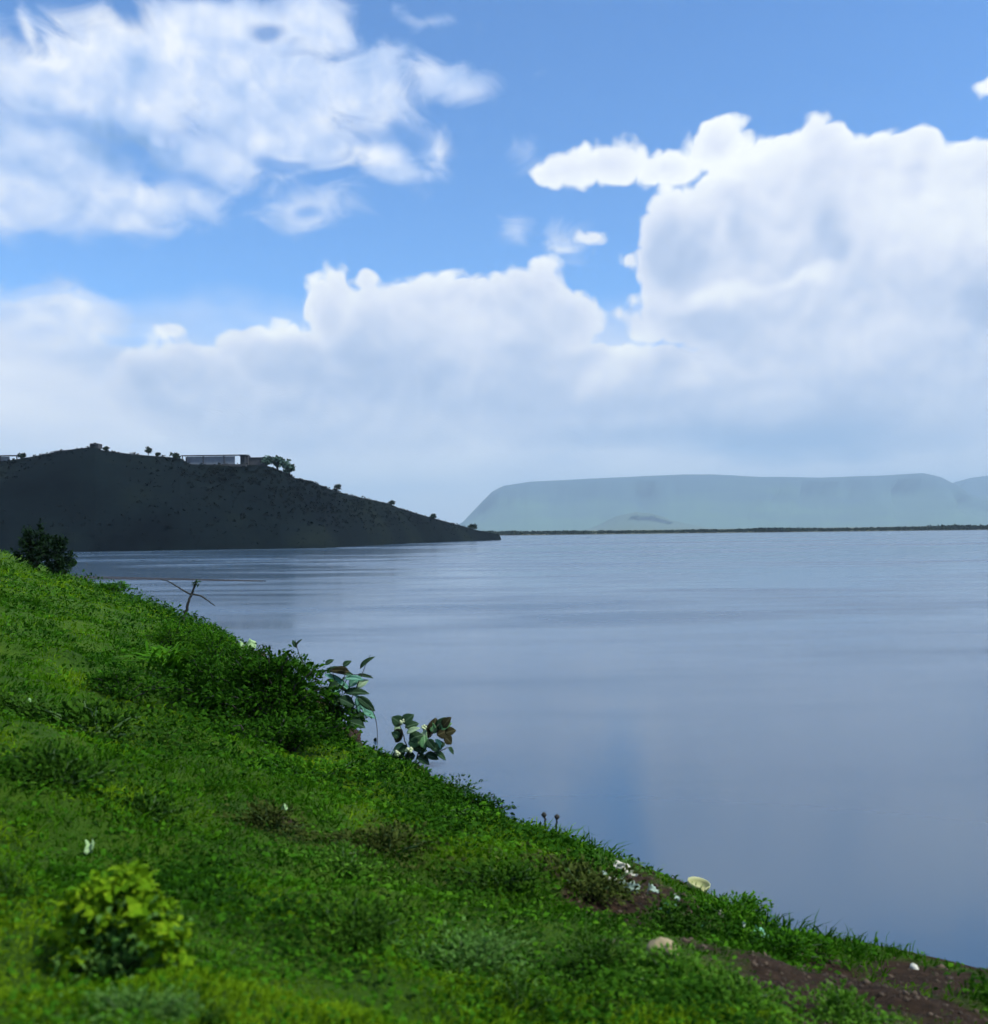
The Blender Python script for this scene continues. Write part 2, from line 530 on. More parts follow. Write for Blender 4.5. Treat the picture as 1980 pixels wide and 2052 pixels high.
mat_scrub = foliage_material('hill_scrub_leaf', (0.004, 0.007, 0.008), (0.006, 0.010, 0.011), (0.009, 0.014, 0.014), rough=0.95, translucent=0.0, noise_scale=0.02)
mat_far = foliage_material('far_tree_leaf', (0.014, 0.024, 0.014), (0.020, 0.034, 0.017), (0.032, 0.048, 0.022), translucent=0.0, noise_scale=0.01)
mat_stem = plain_material('brown_stem', (0.020, 0.016, 0.010), (0.055, 0.045, 0.028), 14.0)
mat_dark_stem = plain_material('dark_stem', (0.010, 0.012, 0.010), (0.024, 0.024, 0.018), 14.0)
mat_green_stem = plain_material('green_stem', (0.03, 0.07, 0.02), (0.06, 0.12, 0.03), 14.0)
mat_wall_far = plain_material('weathered_wall', (0.030, 0.034, 0.040), (0.055, 0.060, 0.066), 0.6)
mat_pale_wall = plain_material('pale_wall', (0.13, 0.16, 0.19), (0.18, 0.21, 0.24), 0.6)
mat_roof_far = plain_material('dark_roof_sheet', (0.020, 0.024, 0.030), (0.040, 0.046, 0.055), 0.6)

# ------------------------------------------------------------------ bank terrain
SHORE = np.array([(-500, 230), (-220, 205), (-110, 165), (-66, 128), (-50, 111), (-37.7, 92), (-20, 59.7), (-11.1, 42.5), (-8.2, 34.8), (-5.1, 26.8), (-3.2, 21.5),
                  (-1.3, 18.3), (0.03, 16.1), (.8, 14.7), (1.85, 13.4), (2.5, 12.2), (3.2, 11.1), (4.2, 10.5), (5.2, 9.9),
                  (6.3, 9.2), (10, 6.6), (20, 0), (45, -14), (200, -70)], float)


def shore_distance(x, y):
    x = np.asarray(x, float); y = np.asarray(y, float)
    best = np.full(x.shape, 1e18); sg = np.ones(x.shape)
    for (ax, ay), (bx, by) in zip(SHORE[:-1], SHORE[1:]):
        dx, dy = bx - ax, by - ay
        t = np.clip(((x - ax) * dx + (y - ay) * dy) / (dx * dx + dy * dy), 0, 1)
        qx, qy = x - ax - t * dx, y - ay - t * dy
        d = qx * qx + qy * qy
        m = d < best
        best = np.where(m, d, best)
        sg = np.where(m, np.where(dx * (y - ay) - dy * (x - ax) < 0, 1, -1), sg)
    return np.sqrt(best) * sg


PROFILE_S = [-60, -10, -2, 0, 1.5, 3, 6, 9, 13, 20, 40, 80, 300]
PROFILE_Z = [-6, -2.2, -.5, 0, .30, .66, 1.55, 2.35, 2.90, 3.22, 3.5, 3.75, 4.2]


def ground_z(x, y):
    s = shore_distance(x, y)
    s = s + 0.35 * fbm(np.asarray(x) * 0.45, np.asarray(y) * 0.45, 3, 5) * np.clip(np.hypot(x, y) / 12, 0.4, 2.0)
    z = np.interp(s, PROFILE_S, PROFILE_Z)
    k = np.clip(s / 2.5, 0, 1)
    z = z + 1.5 * k * np.exp(-(((np.asarray(x) + 49) / 9) ** 2 + ((np.asarray(y) - 86) / 16) ** 2))
    z = z + k * (0.24 * fbm(np.asarray(x) * 0.6, np.asarray(y) * 0.6, 2, 11) + 0.12 * fbm(np.asarray(x) * 1.7, np.asarray(y) * 1.7, 3, 23))
    return z


def ground_hit(px, py, rmax=170.0):
    """where a photo pixel's sight line meets the bank"""
    d = ray(px, py)
    r = np.exp(np.linspace(math.log(1.0), math.log(rmax), 1600))
    t = r / math.hypot(d[0], d[1])
    x, y, z = d[0] * t, d[1] * t, EYE + d[2] * t
    g = ground_z(x, y)
    i = np.nonzero(z <= g)[0]
    i = i[0] if len(i) else len(r) - 1
    return np.array([x[i], y[i], g[i]])


def metres(px_len, P):
    return px_len * P[1] / FPX


SOIL = []
for (px, py, w, h) in [(1740, 1990, 330, 62), (1930, 2050, 320, 90), (1860, 1965, 230, 40), (1580, 1945, 150, 30), (1200, 1828, 110, 22), (520, 1815, 70, 12),
                       (1290, 1800, 180, 46), (760, 1704, 34, 12), (560, 1640, 30, 12)]:
    c = ground_hit(px, py); e = ground_hit(px + w, py); n_ = ground_hit(px, py - h)
    SOIL.append((c[0], c[1], max(np.hypot(*(e - c)[:2]), .15), max(np.hypot(*(n_ - c)[:2]), .12), (e - c)[:2] / max(np.hypot(*(e - c)[:2]), 1e-6)))


def soil_amount(x, y):
    a = np.zeros(np.shape(x))
    nz = fbm(np.asarray(x) * 2.2, np.asarray(y) * 2.2, 4, 41)
    for (cx, cy, ra, rb, ax) in SOIL:
        dx, dy = x - cx, y - cy
        u = (dx * ax[0] + dy * ax[1]) / ra; v = (-dx * ax[1] + dy * ax[0]) / rb
        a = np.maximum(a, np.clip(1.2 - np.sqrt(u * u + v * v) + 0.9 * nz, 0, 1) * (u * u + v * v < 3))
    s = shore_distance(x, y)
    a = np.maximum(a, np.clip(1.0 - s / 0.12 + 0.5 * nz, 0, 1))
    return a


az = np.radians(np.concatenate([np.arange(-52, 52, 0.26), np.arange(52, 308, 4.0)]))
rr = np.concatenate([[0.05], np.exp(np.linspace(math.log(0.8), math.log(210), 250))])
A_, R_ = np.meshgrid(az, rr)
gx, gy = R_ * np.sin(A_), R_ * np.cos(A_)
gz = ground_z(gx, gy)
ground = link('ground', grid_mesh('ground', np.stack([gx, gy, gz], -1), {'soil': soil_amount(gx, gy).ravel()}, wrap=True))
ground['kind'] = 'structure'
m, N, b, o = material('bank_earth')
pos = N.new('ShaderNodeNewGeometry').outputs['Position']
soil = N.new('ShaderNodeAttribute', attribute_name='soil').outputs['Fac']
n1 = N.noise(pos, 0.9, 5.0, 0.6); n2 = N.noise(pos, 9.0, 5.0, 0.65)
green = N.ramp(N.math('ADD', N.math('MULTIPLY', n1, 0.7), N.math('MULTIPLY', n2, 0.35)),
               [(0.30, (0.013, 0.042, 0.003, 1)), (0.52, (0.036, 0.092, 0.005, 1)), (0.75, (0.076, 0.140, 0.008, 1))])
earth = N.ramp(n2, [(0.3, (0.012, 0.008, 0.004, 1)), (0.7, (0.056, 0.034, 0.020, 1))])
N.put(b.inputs['Base Color'], N.mix(N.step(soil, 0.25, 0.75), green, earth))
b.inputs['Roughness'].default_value = 0.9
b.inputs['Specular IOR Level'].default_value = 0.1
bp = N.new('ShaderNodeBump'); bp.inputs['Strength'].default_value = 1.0; bp.inputs['Distance'].default_value = 0.09
N.put(bp.inputs['Height'], N.noise(pos, 14.0, 6.0, 0.7)); N.put(b.inputs['Normal'], bp.outputs[0])
ground.data.materials.append(m)

# ------------------------------------------------------------------ lake
BIG = 25500.0
water = link('water', tri_mesh('water', [(-BIG, -900, 0), (BIG, -900, 0), (BIG, BIG, 0), (-BIG, BIG, 0)], [[0, 1, 2, 3]]))
water['kind'] = 'structure'
m, N, b, o = material('lake_water')
pos = N.new('ShaderNodeNewGeometry').outputs['Position']
band = N.noise(N.vec('MULTIPLY', pos, (0.006, 0.022, 1)), 1.0, 4.0, 0.5, dist=0.6)        # wind lanes
band2 = N.noise(N.vec('MULTIPLY', pos, (0.05, 0.16, 1)), 1.0, 3.0, 0.5, dist=0.4)
lane = N.step(N.math('ADD', N.math('MULTIPLY', band, 0.7), N.math('MULTIPLY', band2, 0.3)), 0.46, 0.62)
b.inputs['Base Color'].default_value = (0.046, 0.084, 0.132, 1)
N.put(b.inputs['Roughness'], N.math('MULTIPLY_ADD', lane, 0.17, 0.13))
b.inputs['IOR'].default_value = 1.333
w1 = N.noise(N.vec('MULTIPLY', pos, (0.55, 1.5, 1)), 1.0, 3.0, 0.55, dist=0.3)
w2 = N.noise(N.vec('MULTIPLY', pos, (2.6, 6.0, 1)), 1.0, 2.0, 0.5)
hgt = N.math('ADD', w1, N.math('MULTIPLY', w2, 0.22))
bp = N.new('ShaderNodeBump')
bp.inputs['Distance'].default_value = 0.007
N.put(bp.inputs['Strength'], N.math('MULTIPLY_ADD', lane, 0.9, 0.16))
N.put(bp.inputs['Height'], hgt)
N.put(b.inputs['Normal'], bp.outputs[0])
water.data.materials.append(m)

# ------------------------------------------------------------------ far plain, mesa and mountains
fx = np.concatenate([np.linspace(-9000, -300, 24), np.linspace(-200, 1400, 90), np.linspace(1500, 12000, 30)])
fv = np.concatenate([np.linspace(0, 1, 14) ** 2 * 0.05, np.linspace(0.06, 1, 24)])
FX, FV = np.meshgrid(fx, fv)
shore_y = 1440 - 0.055 * np.clip(fx, 0, 900) + 14 * fbm(fx * 0.006, fx * 0, 4, 3)
FY = shore_y[None] + FV * 20000
FZ = -0.4 + 2.2 * np.clip(FV * 20000 / 60, 0, 1) + 11 * np.clip(FV * 20000 / 7000, 0, 1.2) + 1.0 * fbm(FX * 0.002, FY * 0.002, 3, 8) * np.clip(FV * 20000 / 300, 0, 1)
plain = link('plain', grid_mesh('plain', np.stack([FX, FY, FZ], -1)))
plain['kind'] = 'structure'
m, N, b, o = material('far_fields')
pos = N.new('ShaderNodeNewGeometry').outputs['Position']
n = N.noise(N.vec('MULTIPLY', pos, (0.0022, 0.0011, 1)), 1.0, 4.0, 0.55)
N.put(b.inputs['Base Color'], N.ramp(n, [(0.35, (0.045, 0.07, 0.03, 1)), (0.5, (0.075, 0.095, 0.045, 1)), (0.62, (0.15, 0.15, 0.085, 1))]))
b.inputs['Roughness'].default_value = 0.95
plain.data.materials.append(m)


def mountain(name, pxs, pys, Y, talus, seed, mat, back=1800, cliff=True):
    px = np.linspace(pxs[0], pxs[-1], 220)
    py = np.interp(px, pxs, pys)
    top = np.array([at_depth(a, c, Y) for a, c in zip(px, py)])
    Hh = np.maximum(top[:, 2], 0.5)
    x = top[:, 0]
    prof = [(-talus, 0.0), (-talus * .8, .10), (-talus * .55, .28), (-talus * .33, .48), (-talus * .18, .66), (-talus * .13, .86 if cliff else .76),
            (-talus * .06, .95 if cliff else .90), (0, 1.0), (back * .3, .995), (back * .7, .97), (back, .0)]
    rows = []
    for k, (dy, hz) in enumerate(prof):
        g = fbm(x * 0.0022, x * 0 + k * 0.30, 5, seed)
        w = math.sin(min(max(hz, 0), 1) * math.pi)
        rows.append(np.stack([x * (Y + dy) / Y, Y + dy + g * talus * 0.30 * (0.2 + w), Hh * hz * (1 + 0.22 * g * w)], -1))
    o_ = link(name, grid_mesh(name, np.array(rows)), mat)
    o_['kind'] = 'structure'
    return o_


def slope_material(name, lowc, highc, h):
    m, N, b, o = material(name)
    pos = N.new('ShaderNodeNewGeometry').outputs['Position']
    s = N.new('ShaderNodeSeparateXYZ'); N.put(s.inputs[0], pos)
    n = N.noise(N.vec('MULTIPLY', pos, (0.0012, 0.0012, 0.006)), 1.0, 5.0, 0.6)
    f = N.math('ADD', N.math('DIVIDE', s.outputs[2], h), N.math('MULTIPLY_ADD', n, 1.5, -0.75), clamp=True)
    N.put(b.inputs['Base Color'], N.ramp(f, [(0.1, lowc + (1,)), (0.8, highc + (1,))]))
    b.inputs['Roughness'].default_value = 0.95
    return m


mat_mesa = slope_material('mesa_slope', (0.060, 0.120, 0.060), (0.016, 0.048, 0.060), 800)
mountain('mesa', [905, 930, 960, 985, 1010, 1060, 1200, 1370, 1420, 1520, 1650, 1790, 1850, 1885, 1915, 1960, 2080, 2400, 2700],
         [1062, 1044, 1012, 986, 973, 965.5, 958, 950.5, 950, 955, 957, 951.5, 948, 957, 975, 1000, 1030, 1045, 1058], 15000, 3000, 3, mat_mesa)
mountain('mountain', [1780, 1840, 1890, 1915, 1945, 1980, 2100, 2300, 2600, 2900], [1045, 1010, 978, 966, 957.5, 953, 944, 958, 990, 1045], 18000, 3000, 9, mat_mesa, back=2500, cliff=False)
mountain('foothill', [1170, 1200, 1235, 1275, 1310, 1350, 1400, 1450], [1064, 1052, 1034, 1026, 1030, 1043, 1054, 1062], 11500, 2400, 14,
         slope_material('foothill_slope', (0.06, 0.095, 0.035), (0.045, 0.075, 0.03), 160), back=700, cliff=False)

# trees along the far shore, too far and too many to tell apart
parts, tints = [], []
rng = np.random.default_rng(3)
n_tree = 1600
tx = rng.uniform(-260, 900, n_tree)
ty = 1446 - 0.055 * np.clip(tx, 0, 900) + 14 * fbm(tx * 0.006, tx * 0, 4, 3) + np.abs(rng.normal(size=n_tree)) * 22
th = 0.95 * (2.6 + 1.6 * np.clip(fbm(tx * 0.012, tx * 0, 3, 17) + 0.5, 0, 1.4) + rng.uniform(0, 1.6, n_tree)) * np.where(tx > 655, 1.35, 1.0)
per = 26
cp = np.repeat(np.stack([tx, ty, th * 0.55 + 1.0], -1), per, 0)
dv_ = unit(rng.normal(size=(n_tree * per, 3)))
size = np.repeat(th, per)
pp = cp + dv_ * (size * rng.uniform(0.15, 0.5, n_tree * per))[:, None] * np.array([1.5, 1.2, 0.85])
V, T = leaves(pp, unit(dv_ + rng.normal(size=dv_.shape) * 0.6), size * 0.42, size * 0.4, rng=rng)
far_trees = link('far_trees', tri_mesh('far_trees', V, T, {'tint': np.repeat(rng.uniform(0, 1, n_tree * per), 6)}), mat_far)
far_trees['kind'] = 'stuff'
tag(far_trees, 'dark thin belt of trees lining the far shore below the mesa', 'trees')

# ------------------------------------------------------------------ the dark hill on the left
RPX = [-900, -500, -250, -60, 0, 40, 75, 130, 190, 205, 260, 300, 330, 362, 380, 440, 530, 548, 575, 592, 620, 660, 700, 780, 800, 860, 930, 955, 985, 1000, 1004]
RPY = [1010, 965, 938, 926, 925, 919, 913, 902, 895, 902, 909.5, 913, 915, 918, 930, 932, 932, 937, 948, 958, 963, 980, 992, 1009, 1018, 1036, 1055, 1062, 1068, 1070, 1079]
SPX = [-900, 150, 400, 650, 770, 880, 990, 1004]
SPY = [302, 302, 310, 319, 401, 480, 559, 570]
TPX = [-900, 190, 560, 780, 930, 1004]
TPY = [360, 346, 366, 446, 548, 576]


def hill_point(px, t):
    """surface of the hill: t 0 at the waterline, 1 on the ridge"""
    px = np.asarray(px, float)
    ys = np.interp(px, SPX, SPY); yr = np.interp(px, TPX, TPY)
    dx = (px - 990) / FPX
    d = fw[None] + rt[None] * ((px - PW / 2) / FPX)[:, None] + up[None] * ((PH / 2 - np.interp(px, RPX, RPY)) / FPX)[:, None]
    top = np.array([0, 0, EYE]) + d * (yr / d[:, 1])[:, None]
    sh = np.stack([dx * ys, ys, ys * 0 - 0.6], -1)
    t = np.asarray(t, float)
    p = sh + (top - sh) * t[:, None]
    p[:, 2] = -0.6 + (top[:, 2] + 0.6) * (1 - (1 - np.clip(t, 0, 1)) ** 1.25)
    return p


hpx = np.concatenate([np.linspace(-900, -20, 60), np.linspace(0, 1004, 330)])
ht = np.linspace(0, 1, 26)
rows = []
for t in ht:
    p = hill_point(hpx, np.full(len(hpx), t))
    w = math.sin(t * math.pi)
    g = fbm(p[:, 0] * 0.022, p[:, 1] * 0.022, 5, 31)
    p[:, 2] += w * g * 0.10 * p[:, 2].clip(0) + w * 0.4 * g
    rows.append(p)
ridge = rows[-1]
for k, (back, drop) in enumerate([(10, 0.05), (40, 0.16), (90, 0.45), (150, 0.9), (190, 1.3)]):
    p = ridge.copy(); p[:, 1] += back; p[:, 2] = ridge[:, 2] * (1 - drop) - 0.5
    rows.append(p)
hill = link('hill', grid_mesh('hill', np.array(rows)))
hill['kind'] = 'structure'
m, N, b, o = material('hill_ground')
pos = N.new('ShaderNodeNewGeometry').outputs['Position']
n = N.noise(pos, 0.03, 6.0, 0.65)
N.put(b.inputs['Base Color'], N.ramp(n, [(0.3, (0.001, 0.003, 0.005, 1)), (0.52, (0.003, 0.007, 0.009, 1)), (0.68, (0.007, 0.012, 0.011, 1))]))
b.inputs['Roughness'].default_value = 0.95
b.inputs['Specular IOR Level'].default_value = 0.05
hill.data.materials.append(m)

rng = np.random.default_rng(12)
n_s = 3200
sp = hill_point(rng.uniform(-300, 1002, n_s), rng.uniform(0.0, 1.0, n_s) ** 0.8)
sr = rng.uniform(0.35, 0.9, n_s) * rng.uniform(0.6, 1.2, n_s) * np.clip(sp[:, 2] / 10, 0.4, 1)
per = 16
dv_ = unit(rng.normal(size=(n_s * per, 3)) + np.array([0, 0, 0.3]))
pp = np.repeat(sp, per, 0) + dv_ * (np.repeat(sr, per) * rng.uniform(0.2, 0.8, n_s * per))[:, None]
V, T = leaves(pp, unit(dv_ + rng.normal(size=dv_.shape) * 0.5), np.repeat(sr, per) * 0.75, np.repeat(sr, per) * 0.6, rng=rng)
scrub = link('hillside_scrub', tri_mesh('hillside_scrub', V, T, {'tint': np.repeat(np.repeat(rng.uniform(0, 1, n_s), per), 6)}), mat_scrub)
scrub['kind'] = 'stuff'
tag(scrub, 'dark low scrub covering the slope of the left hill', 'scrub')


def crown_tree(name, base, width, height, label, group, mat, seed, trunk=0.3, n=420, leaf=None, shape=1.0):
    rng = np.random.default_rng(seed)
    t = thing(name, base, label, 'tree', group)
    th_ = height * trunk
    path = bend_path((0, 0, -0.3), (width * 0.03, 0, height * 0.7), 0, 7, width * 0.01, rng)
    bits = [tube(path, np.linspace(width * 0.05, width * 0.015, 7), 6)]
    for k in range(5):
        a = rng.uniform(0, 6.28); z = rng.uniform(th_, height * 0.6)
        e = np.array([math.cos(a) * width * 0.32, math.sin(a) * width * 0.32, z + height * rng.uniform(0.12, 0.3)])
        bits.append(tube(bend_path((0, 0, z), e, 0.02 * width, 5, width * 0.01, rng), np.linspace(width * 0.025, width * 0.008, 5), 5))
    V, T = join(bits)
    link('trunk', tri_mesh('trunk', V, T, smooth=True), mat_dark_stem, t)
    nc = 12
    cc = unit(rng.normal(size=(nc, 3))) * rng.uniform(0.2, 0.75, (nc, 1))
    ci = rng.integers(0, nc, n)
    p = cc[ci] + unit(rng.normal(size=(n, 3))) * rng.uniform(0.05, 0.42, (n, 1))
    zc = (th_ + height) / 2; hz = (height - th_) / 2
    pp = p * np.array([width * 0.46, width * 0.46, hz * 0.95])
    pp[:, 2] += zc
    s = leaf or width * 0.13
    V, T = leaves(pp, unit(p + rng.normal(size=p.shape) * 0.7), s * rng.uniform(0.7, 1.3, n), s * 0.75, rng=rng)
    link('crown', tri_mesh('crown', V, T, {'tint': np.repeat(rng.uniform(0, 1, n), 6)}), mat, t)
    return t


mat_ridge_tree = foliage_material('ridge_tree_leaf', (0.010, 0.018, 0.012), (0.018, 0.032, 0.020), (0.030, 0.055, 0.034), translucent=0.05, noise_scale=0.2)
mat_ridge_pale = foliage_material('ridge_pale_tree_leaf', (0.030, 0.060, 0.050), (0.055, 0.105, 0.085), (0.085, 0.150, 0.120), translucent=0.1, noise_scale=0.2)
RIDGE_TREES = [  # photo x, width px, height px, label, material
    (297, 17, 19, 'small lone dark tree sticking up from the flat stretch of hill ridge', mat_ridge_tree),
    (316, 12, 8, 'tiny dark bush just right of the lone tree on the ridge', mat_ridge_tree),
    (213, 18, 9, 'low dark bush on the ridge just right of the summit block', mat_ridge_tree),
    (556, 48, 26, 'rounded pale green tree on the ridge right of the dark huts', mat_ridge_pale),
    (580, 34, 26, 'outermost pale green tree where the ridge starts to drop', mat_ridge_pale),
    (535, 26, 18, 'small pale green tree beside the dark hut on the ridge', mat_ridge_pale),
    (675, 19, 17, 'small lone dark tree halfway down the right slope of the hill', mat_ridge_tree),
    (785, 16, 8, 'low dark bush on the lower right slope of the hill', mat_ridge_tree),
    (868, 18, 8, 'dark bush near the low end of the hill ridge', mat_ridge_tree),
    (948, 22, 10, 'dark bush close to the tip of the hill', mat_ridge_tree),
    (45, 18, 12, 'dark bush on the ridge right of the open shed at left edge', mat_ridge_tree),
    (352, 26, 9, 'low dark bush left of the long open shed on the ridge', mat_ridge_tree)]
for k, (px, w, h, lab, mt) in enumerate(RIDGE_TREES):
    p = hill_point([px], [1.0])[0]
    s = p[1] / FPX
    crown_tree('ridge_tree', p - np.array([0, 0, 0.3]), w * s, h * s + 0.3, lab, 'trees on the ridge of the dark hill', mt, 50 + k, trunk=0.12, n=300, leaf=max(w * s * 0.16, 0.5))


def box(cx, cy, cz, sx, sy, sz):
    V = np.array([(x, y, z) for z in (cz - sz / 2, cz + sz / 2) for y in (cy - sy / 2, cy + sy / 2) for x in (cx - sx / 2, cx + sx / 2)])
    Q = np.array([[0, 2, 3, 1], [4, 5, 7, 6], [0, 1, 5, 4], [2, 6, 7, 3], [0, 4, 6, 2], [1, 3, 7, 5]])
    return V, Q


def part_box(name, parent, mat, *a):
    V, Q = box(*a)
    return link(name, tri_mesh(name, V, Q), mat, parent)


def open_shed(px0, px1, roof_py, label, n_posts, seed):
    pm = (px0 + px1) / 2
    base = hill_point([pm], [1.0])[0]
    Y = base[1] + 3
    a = at_depth(px0, roof_py, Y); c = at_depth(px1, roof_py, Y)
    L = c[0] - a[0]; topz = (a[2] + c[2]) / 2
    t = thing('open_shed', (base[0], Y, base[2] - 0.4), label, 'shed')
    hgt = topz - base[2] + 0.4
    V, Q = box(0, 0, hgt - 0.16, L, 5.0, 0.3)
    V[V[:, 1] > 0, 2] += 0.25
    link('roof', tri_mesh('roof', V, Q), mat_roof_far, t)
    for k in range(n_posts):
        for yy in (-2.2, 2.2):
            part_box('post', t, mat_wall_far, -L / 2 + 0.5 + (L - 1.0) * k / (n_posts - 1), yy, (hgt - 0.32) / 2, 0.32, 0.32, hgt - 0.33)
    part_box('wall', t, mat_pale_wall, -L * 0.05, -1.7, (hgt - 0.5) / 2 + 0.1, L * 0.74, 0.15, hgt - 0.75)
    part_box('floor_slab', t, mat_wall_far, 0, 0, 0.2, L - 0.4, 4.8, 0.9)
    return t


open_shed(362, 492, 912.5, 'long low open shed with thin flat roof on the hill ridge', 4, 1)
open_shed(-70, 34, 913.5, 'open shed with flat roof on the ridge at the left edge', 4, 2)


def hut(px, w_px, h_px, label, seed):
    base = hill_point([px], [1.0])[0]
    s = base[1] / FPX
    Y = base[1] + 2
    w, h = w_px * s, h_px * s + 0.5
    t = thing('hut', (base[0], Y, base[2] - 0.5), label, 'hut', 'dark huts on the hill ridge')
    part_box('wall', t, mat_wall_far, 0, 0, (h - 0.25) / 2, w * 0.92, 3.6, h - 0.25)
    V, Q = box(0, 0, h - 0.05, w, 4.0, 0.4)
    V[4:, 0] *= 0.86
    link('roof', tri_mesh('roof', V, Q), mat_roof_far, t)
    d = part_box('door', t, mat_roof_far, w * 0.1, -1.83, 1.2, min(0.9, w * .3), 0.08, 1.6)
    return t


hut(489, 17, 19, 'narrow dark hut at the right end of the long open shed', 1)
hut(514, 36, 15, 'wider dark hut standing free right of the long open shed', 2)
hut(188, 18, 6, 'small low dark block on the summit of the hill', 3)

# low mud spit reaching out from the bank
a = np.array([-52, 112.0]); bpt = np.array([-22.4, 94.9])
t_ = np.linspace(0, 1, 60)
mid = a + (bpt - a) * t_[:, None]
wd = (1.6 * (1 - t_) ** 0.6 + 0.25) * (1 + 0.35 * fbm(t_ * 9, t_ * 0, 3, 4))
rows = []
for v in np.linspace(-1, 1, 7):
    z = 0.28 * (1 - v * v) * (0.5 + 0.5 * (1 - t_)) - 0.05
    rows.append(np.stack([mid[:, 0] + 0.3 * v * wd, mid[:, 1] + v * wd, z], -1))
spit = link('mud_spit', grid_mesh('mud_spit', np.array(rows)), plain_material('wet_mud', (0.010, 0.010, 0.012), (0.022, 0.020, 0.020), 0.8))
spit['kind'] = 'structure'

# ------------------------------------------------------------------ grass on the bank
rng = np.random.default_rng(21)
N_G = 300000
ga = np.radians(rng.uniform(-38, 40, N_G))
gr = np.exp(rng.uniform(math.log(3.2), math.log(125), N_G))
x, y = gr * np.sin(ga), gr * np.cos(ga)
s = shore_distance(x, y)
keep = (s > 0.03) & (soil_amount(x, y) < rng.uniform(0.15, 0.8, N_G))
x, y, gr, s = x[keep], y[keep], gr[keep], s[keep]
z = ground_z(x, y)
keep = z > 0.02
x, y, z, gr = x[keep], y[keep], z[keep], gr[keep]
n = len(x)
patch = fbm((x * 0.8 + y * 0.6) * 0.9, (y * 0.8 - x * 0.6) * 0.45, 4, 61)
tall = np.clip(1.05 + 1.7 * fbm(x * 0.8, y * 0.8, 3, 71), 0.3, 2.6)
scale = (gr / 6.0) ** 0.55
lean = rng.normal(size=(n, 3)) * 0.55 + np.array([0.25, -0.05, 1.0])
fringe = np.interp(shore_distance(x, y), [0, 0.5, 1.6], [2.0, 1.7, 1.0])
L = rng.uniform(0.035, 0.085, n) * scale * tall * fringe
V, T = blades(np.stack([x, y, z - 0.005], -1), lean, L, rng.uniform(0.006, 0.013, n) * (gr / 6.0) ** 0.75, rng.uniform(-0.05, 0.3, n), rng=rng)
tint = np.clip(0.44 + 1.9 * patch + rng.normal(size=n) * 0.16, 0, 1)
grass = link('grass', tri_mesh('grass', V, T, {'tint': np.repeat(tint, 5)}), mat_grass)
grass['kind'] = 'stuff'
tag(grass, 'short green grass covering the lake bank', 'grass')

# broad-leaved creeping herbs among the grass
N_H = 60000
ha = np.radians(rng.uniform(-38, 40, N_H))
hr = np.exp(rng.uniform(math.log(3.2), math.log(60), N_H))
x, y = hr * np.sin(ha), hr * np.cos(ha)
dens = fbm(x * 0.9, y * 0.9, 4, 83)
keep = (shore_distance(x, y) > 0.2) & (soil_amount(x, y) < rng.uniform(0.1, 0.7, N_H)) & (dens > rng.uniform(-0.5, 0.5, N_H))
x, y, hr, dens = x[keep], y[keep], hr[keep], dens[keep]
z = ground_z(x, y)
n = len(x)
sc = (hr / 6.0) ** 0.6
hz = rng.uniform(0.0, 0.07, n) * sc
ax = rng.normal(size=(n, 3)) * np.array([1, 1, 0.35]) + np.array([0.3, -0.3, 0.25])
V, T = leaves(np.stack([x, y, z + hz], -1), ax, rng.uniform(0.03, 0.065, n) * sc, rng.uniform(0.018, 0.04, n) * sc, 0.25, 0.5, rng=rng)
herbs = link('creeping_herbs', tri_mesh('creeping_herbs', V, T, {'tint': np.repeat(np.clip(0.45 + 0.5 * fbm(x * 0.35, y * 0.35, 3, 91) + rng.normal(size=n) * 0.2, 0, 1), 6)}), mat_weed_mid)
herbs['kind'] = 'stuff'
tag(herbs, 'small broad leaved creeping herbs mixed into the bank grass', 'herbs')


# crumbs of earth and small pebbles on the bare soil
N_P = 14000
pa = np.radians(rng.uniform(-30, 36, N_P)); pr = np.exp(rng.uniform(math.log(5.0), math.log(22), N_P))
x, y = pr * np.sin(pa), pr * np.cos(pa)
keep = (soil_amount(x, y) > 0.35) & (shore_distance(x, y) > 0.05)
x, y, pr = x[keep], y[keep], pr[keep]
n = len(x)
octa = np.array([(1, 0, 0), (0, 1, 0), (-1, 0, 0), (0, -1, 0), (0, 0, .7), (0, 0, -.7)], float)
size = rng.gamma(2.0, 0.006, n) * (pr / 8)
V = (octa[None] * (1 + 0.5 * rng.normal(size=(n, 6, 1)).clip(-.9, 1.2)) * size[:, None, None] + np.stack([x, y, ground_z(x, y)], -1)[:, None]).reshape(-1, 3)
T = (np.array([[0, 1, 4], [1, 2, 4], [2, 3, 4], [3, 0, 4], [1, 0, 5], [2, 1, 5], [3, 2, 5], [0, 3, 5]])[None] + (np.arange(n) * 6)[:, None, None]).reshape(-1, 3)
pebbles = link('pebbles', tri_mesh('pebbles', V, T, smooth=True), plain_material('earth_crumbs', (0.020, 0.014, 0.008), (0.095, 0.070, 0.048), 3.0, 0.9))
pebbles['kind'] = 'stuff'
tag(pebbles, 'small brown pebbles and crumbs scattered over the bare soil', 'pebbles')


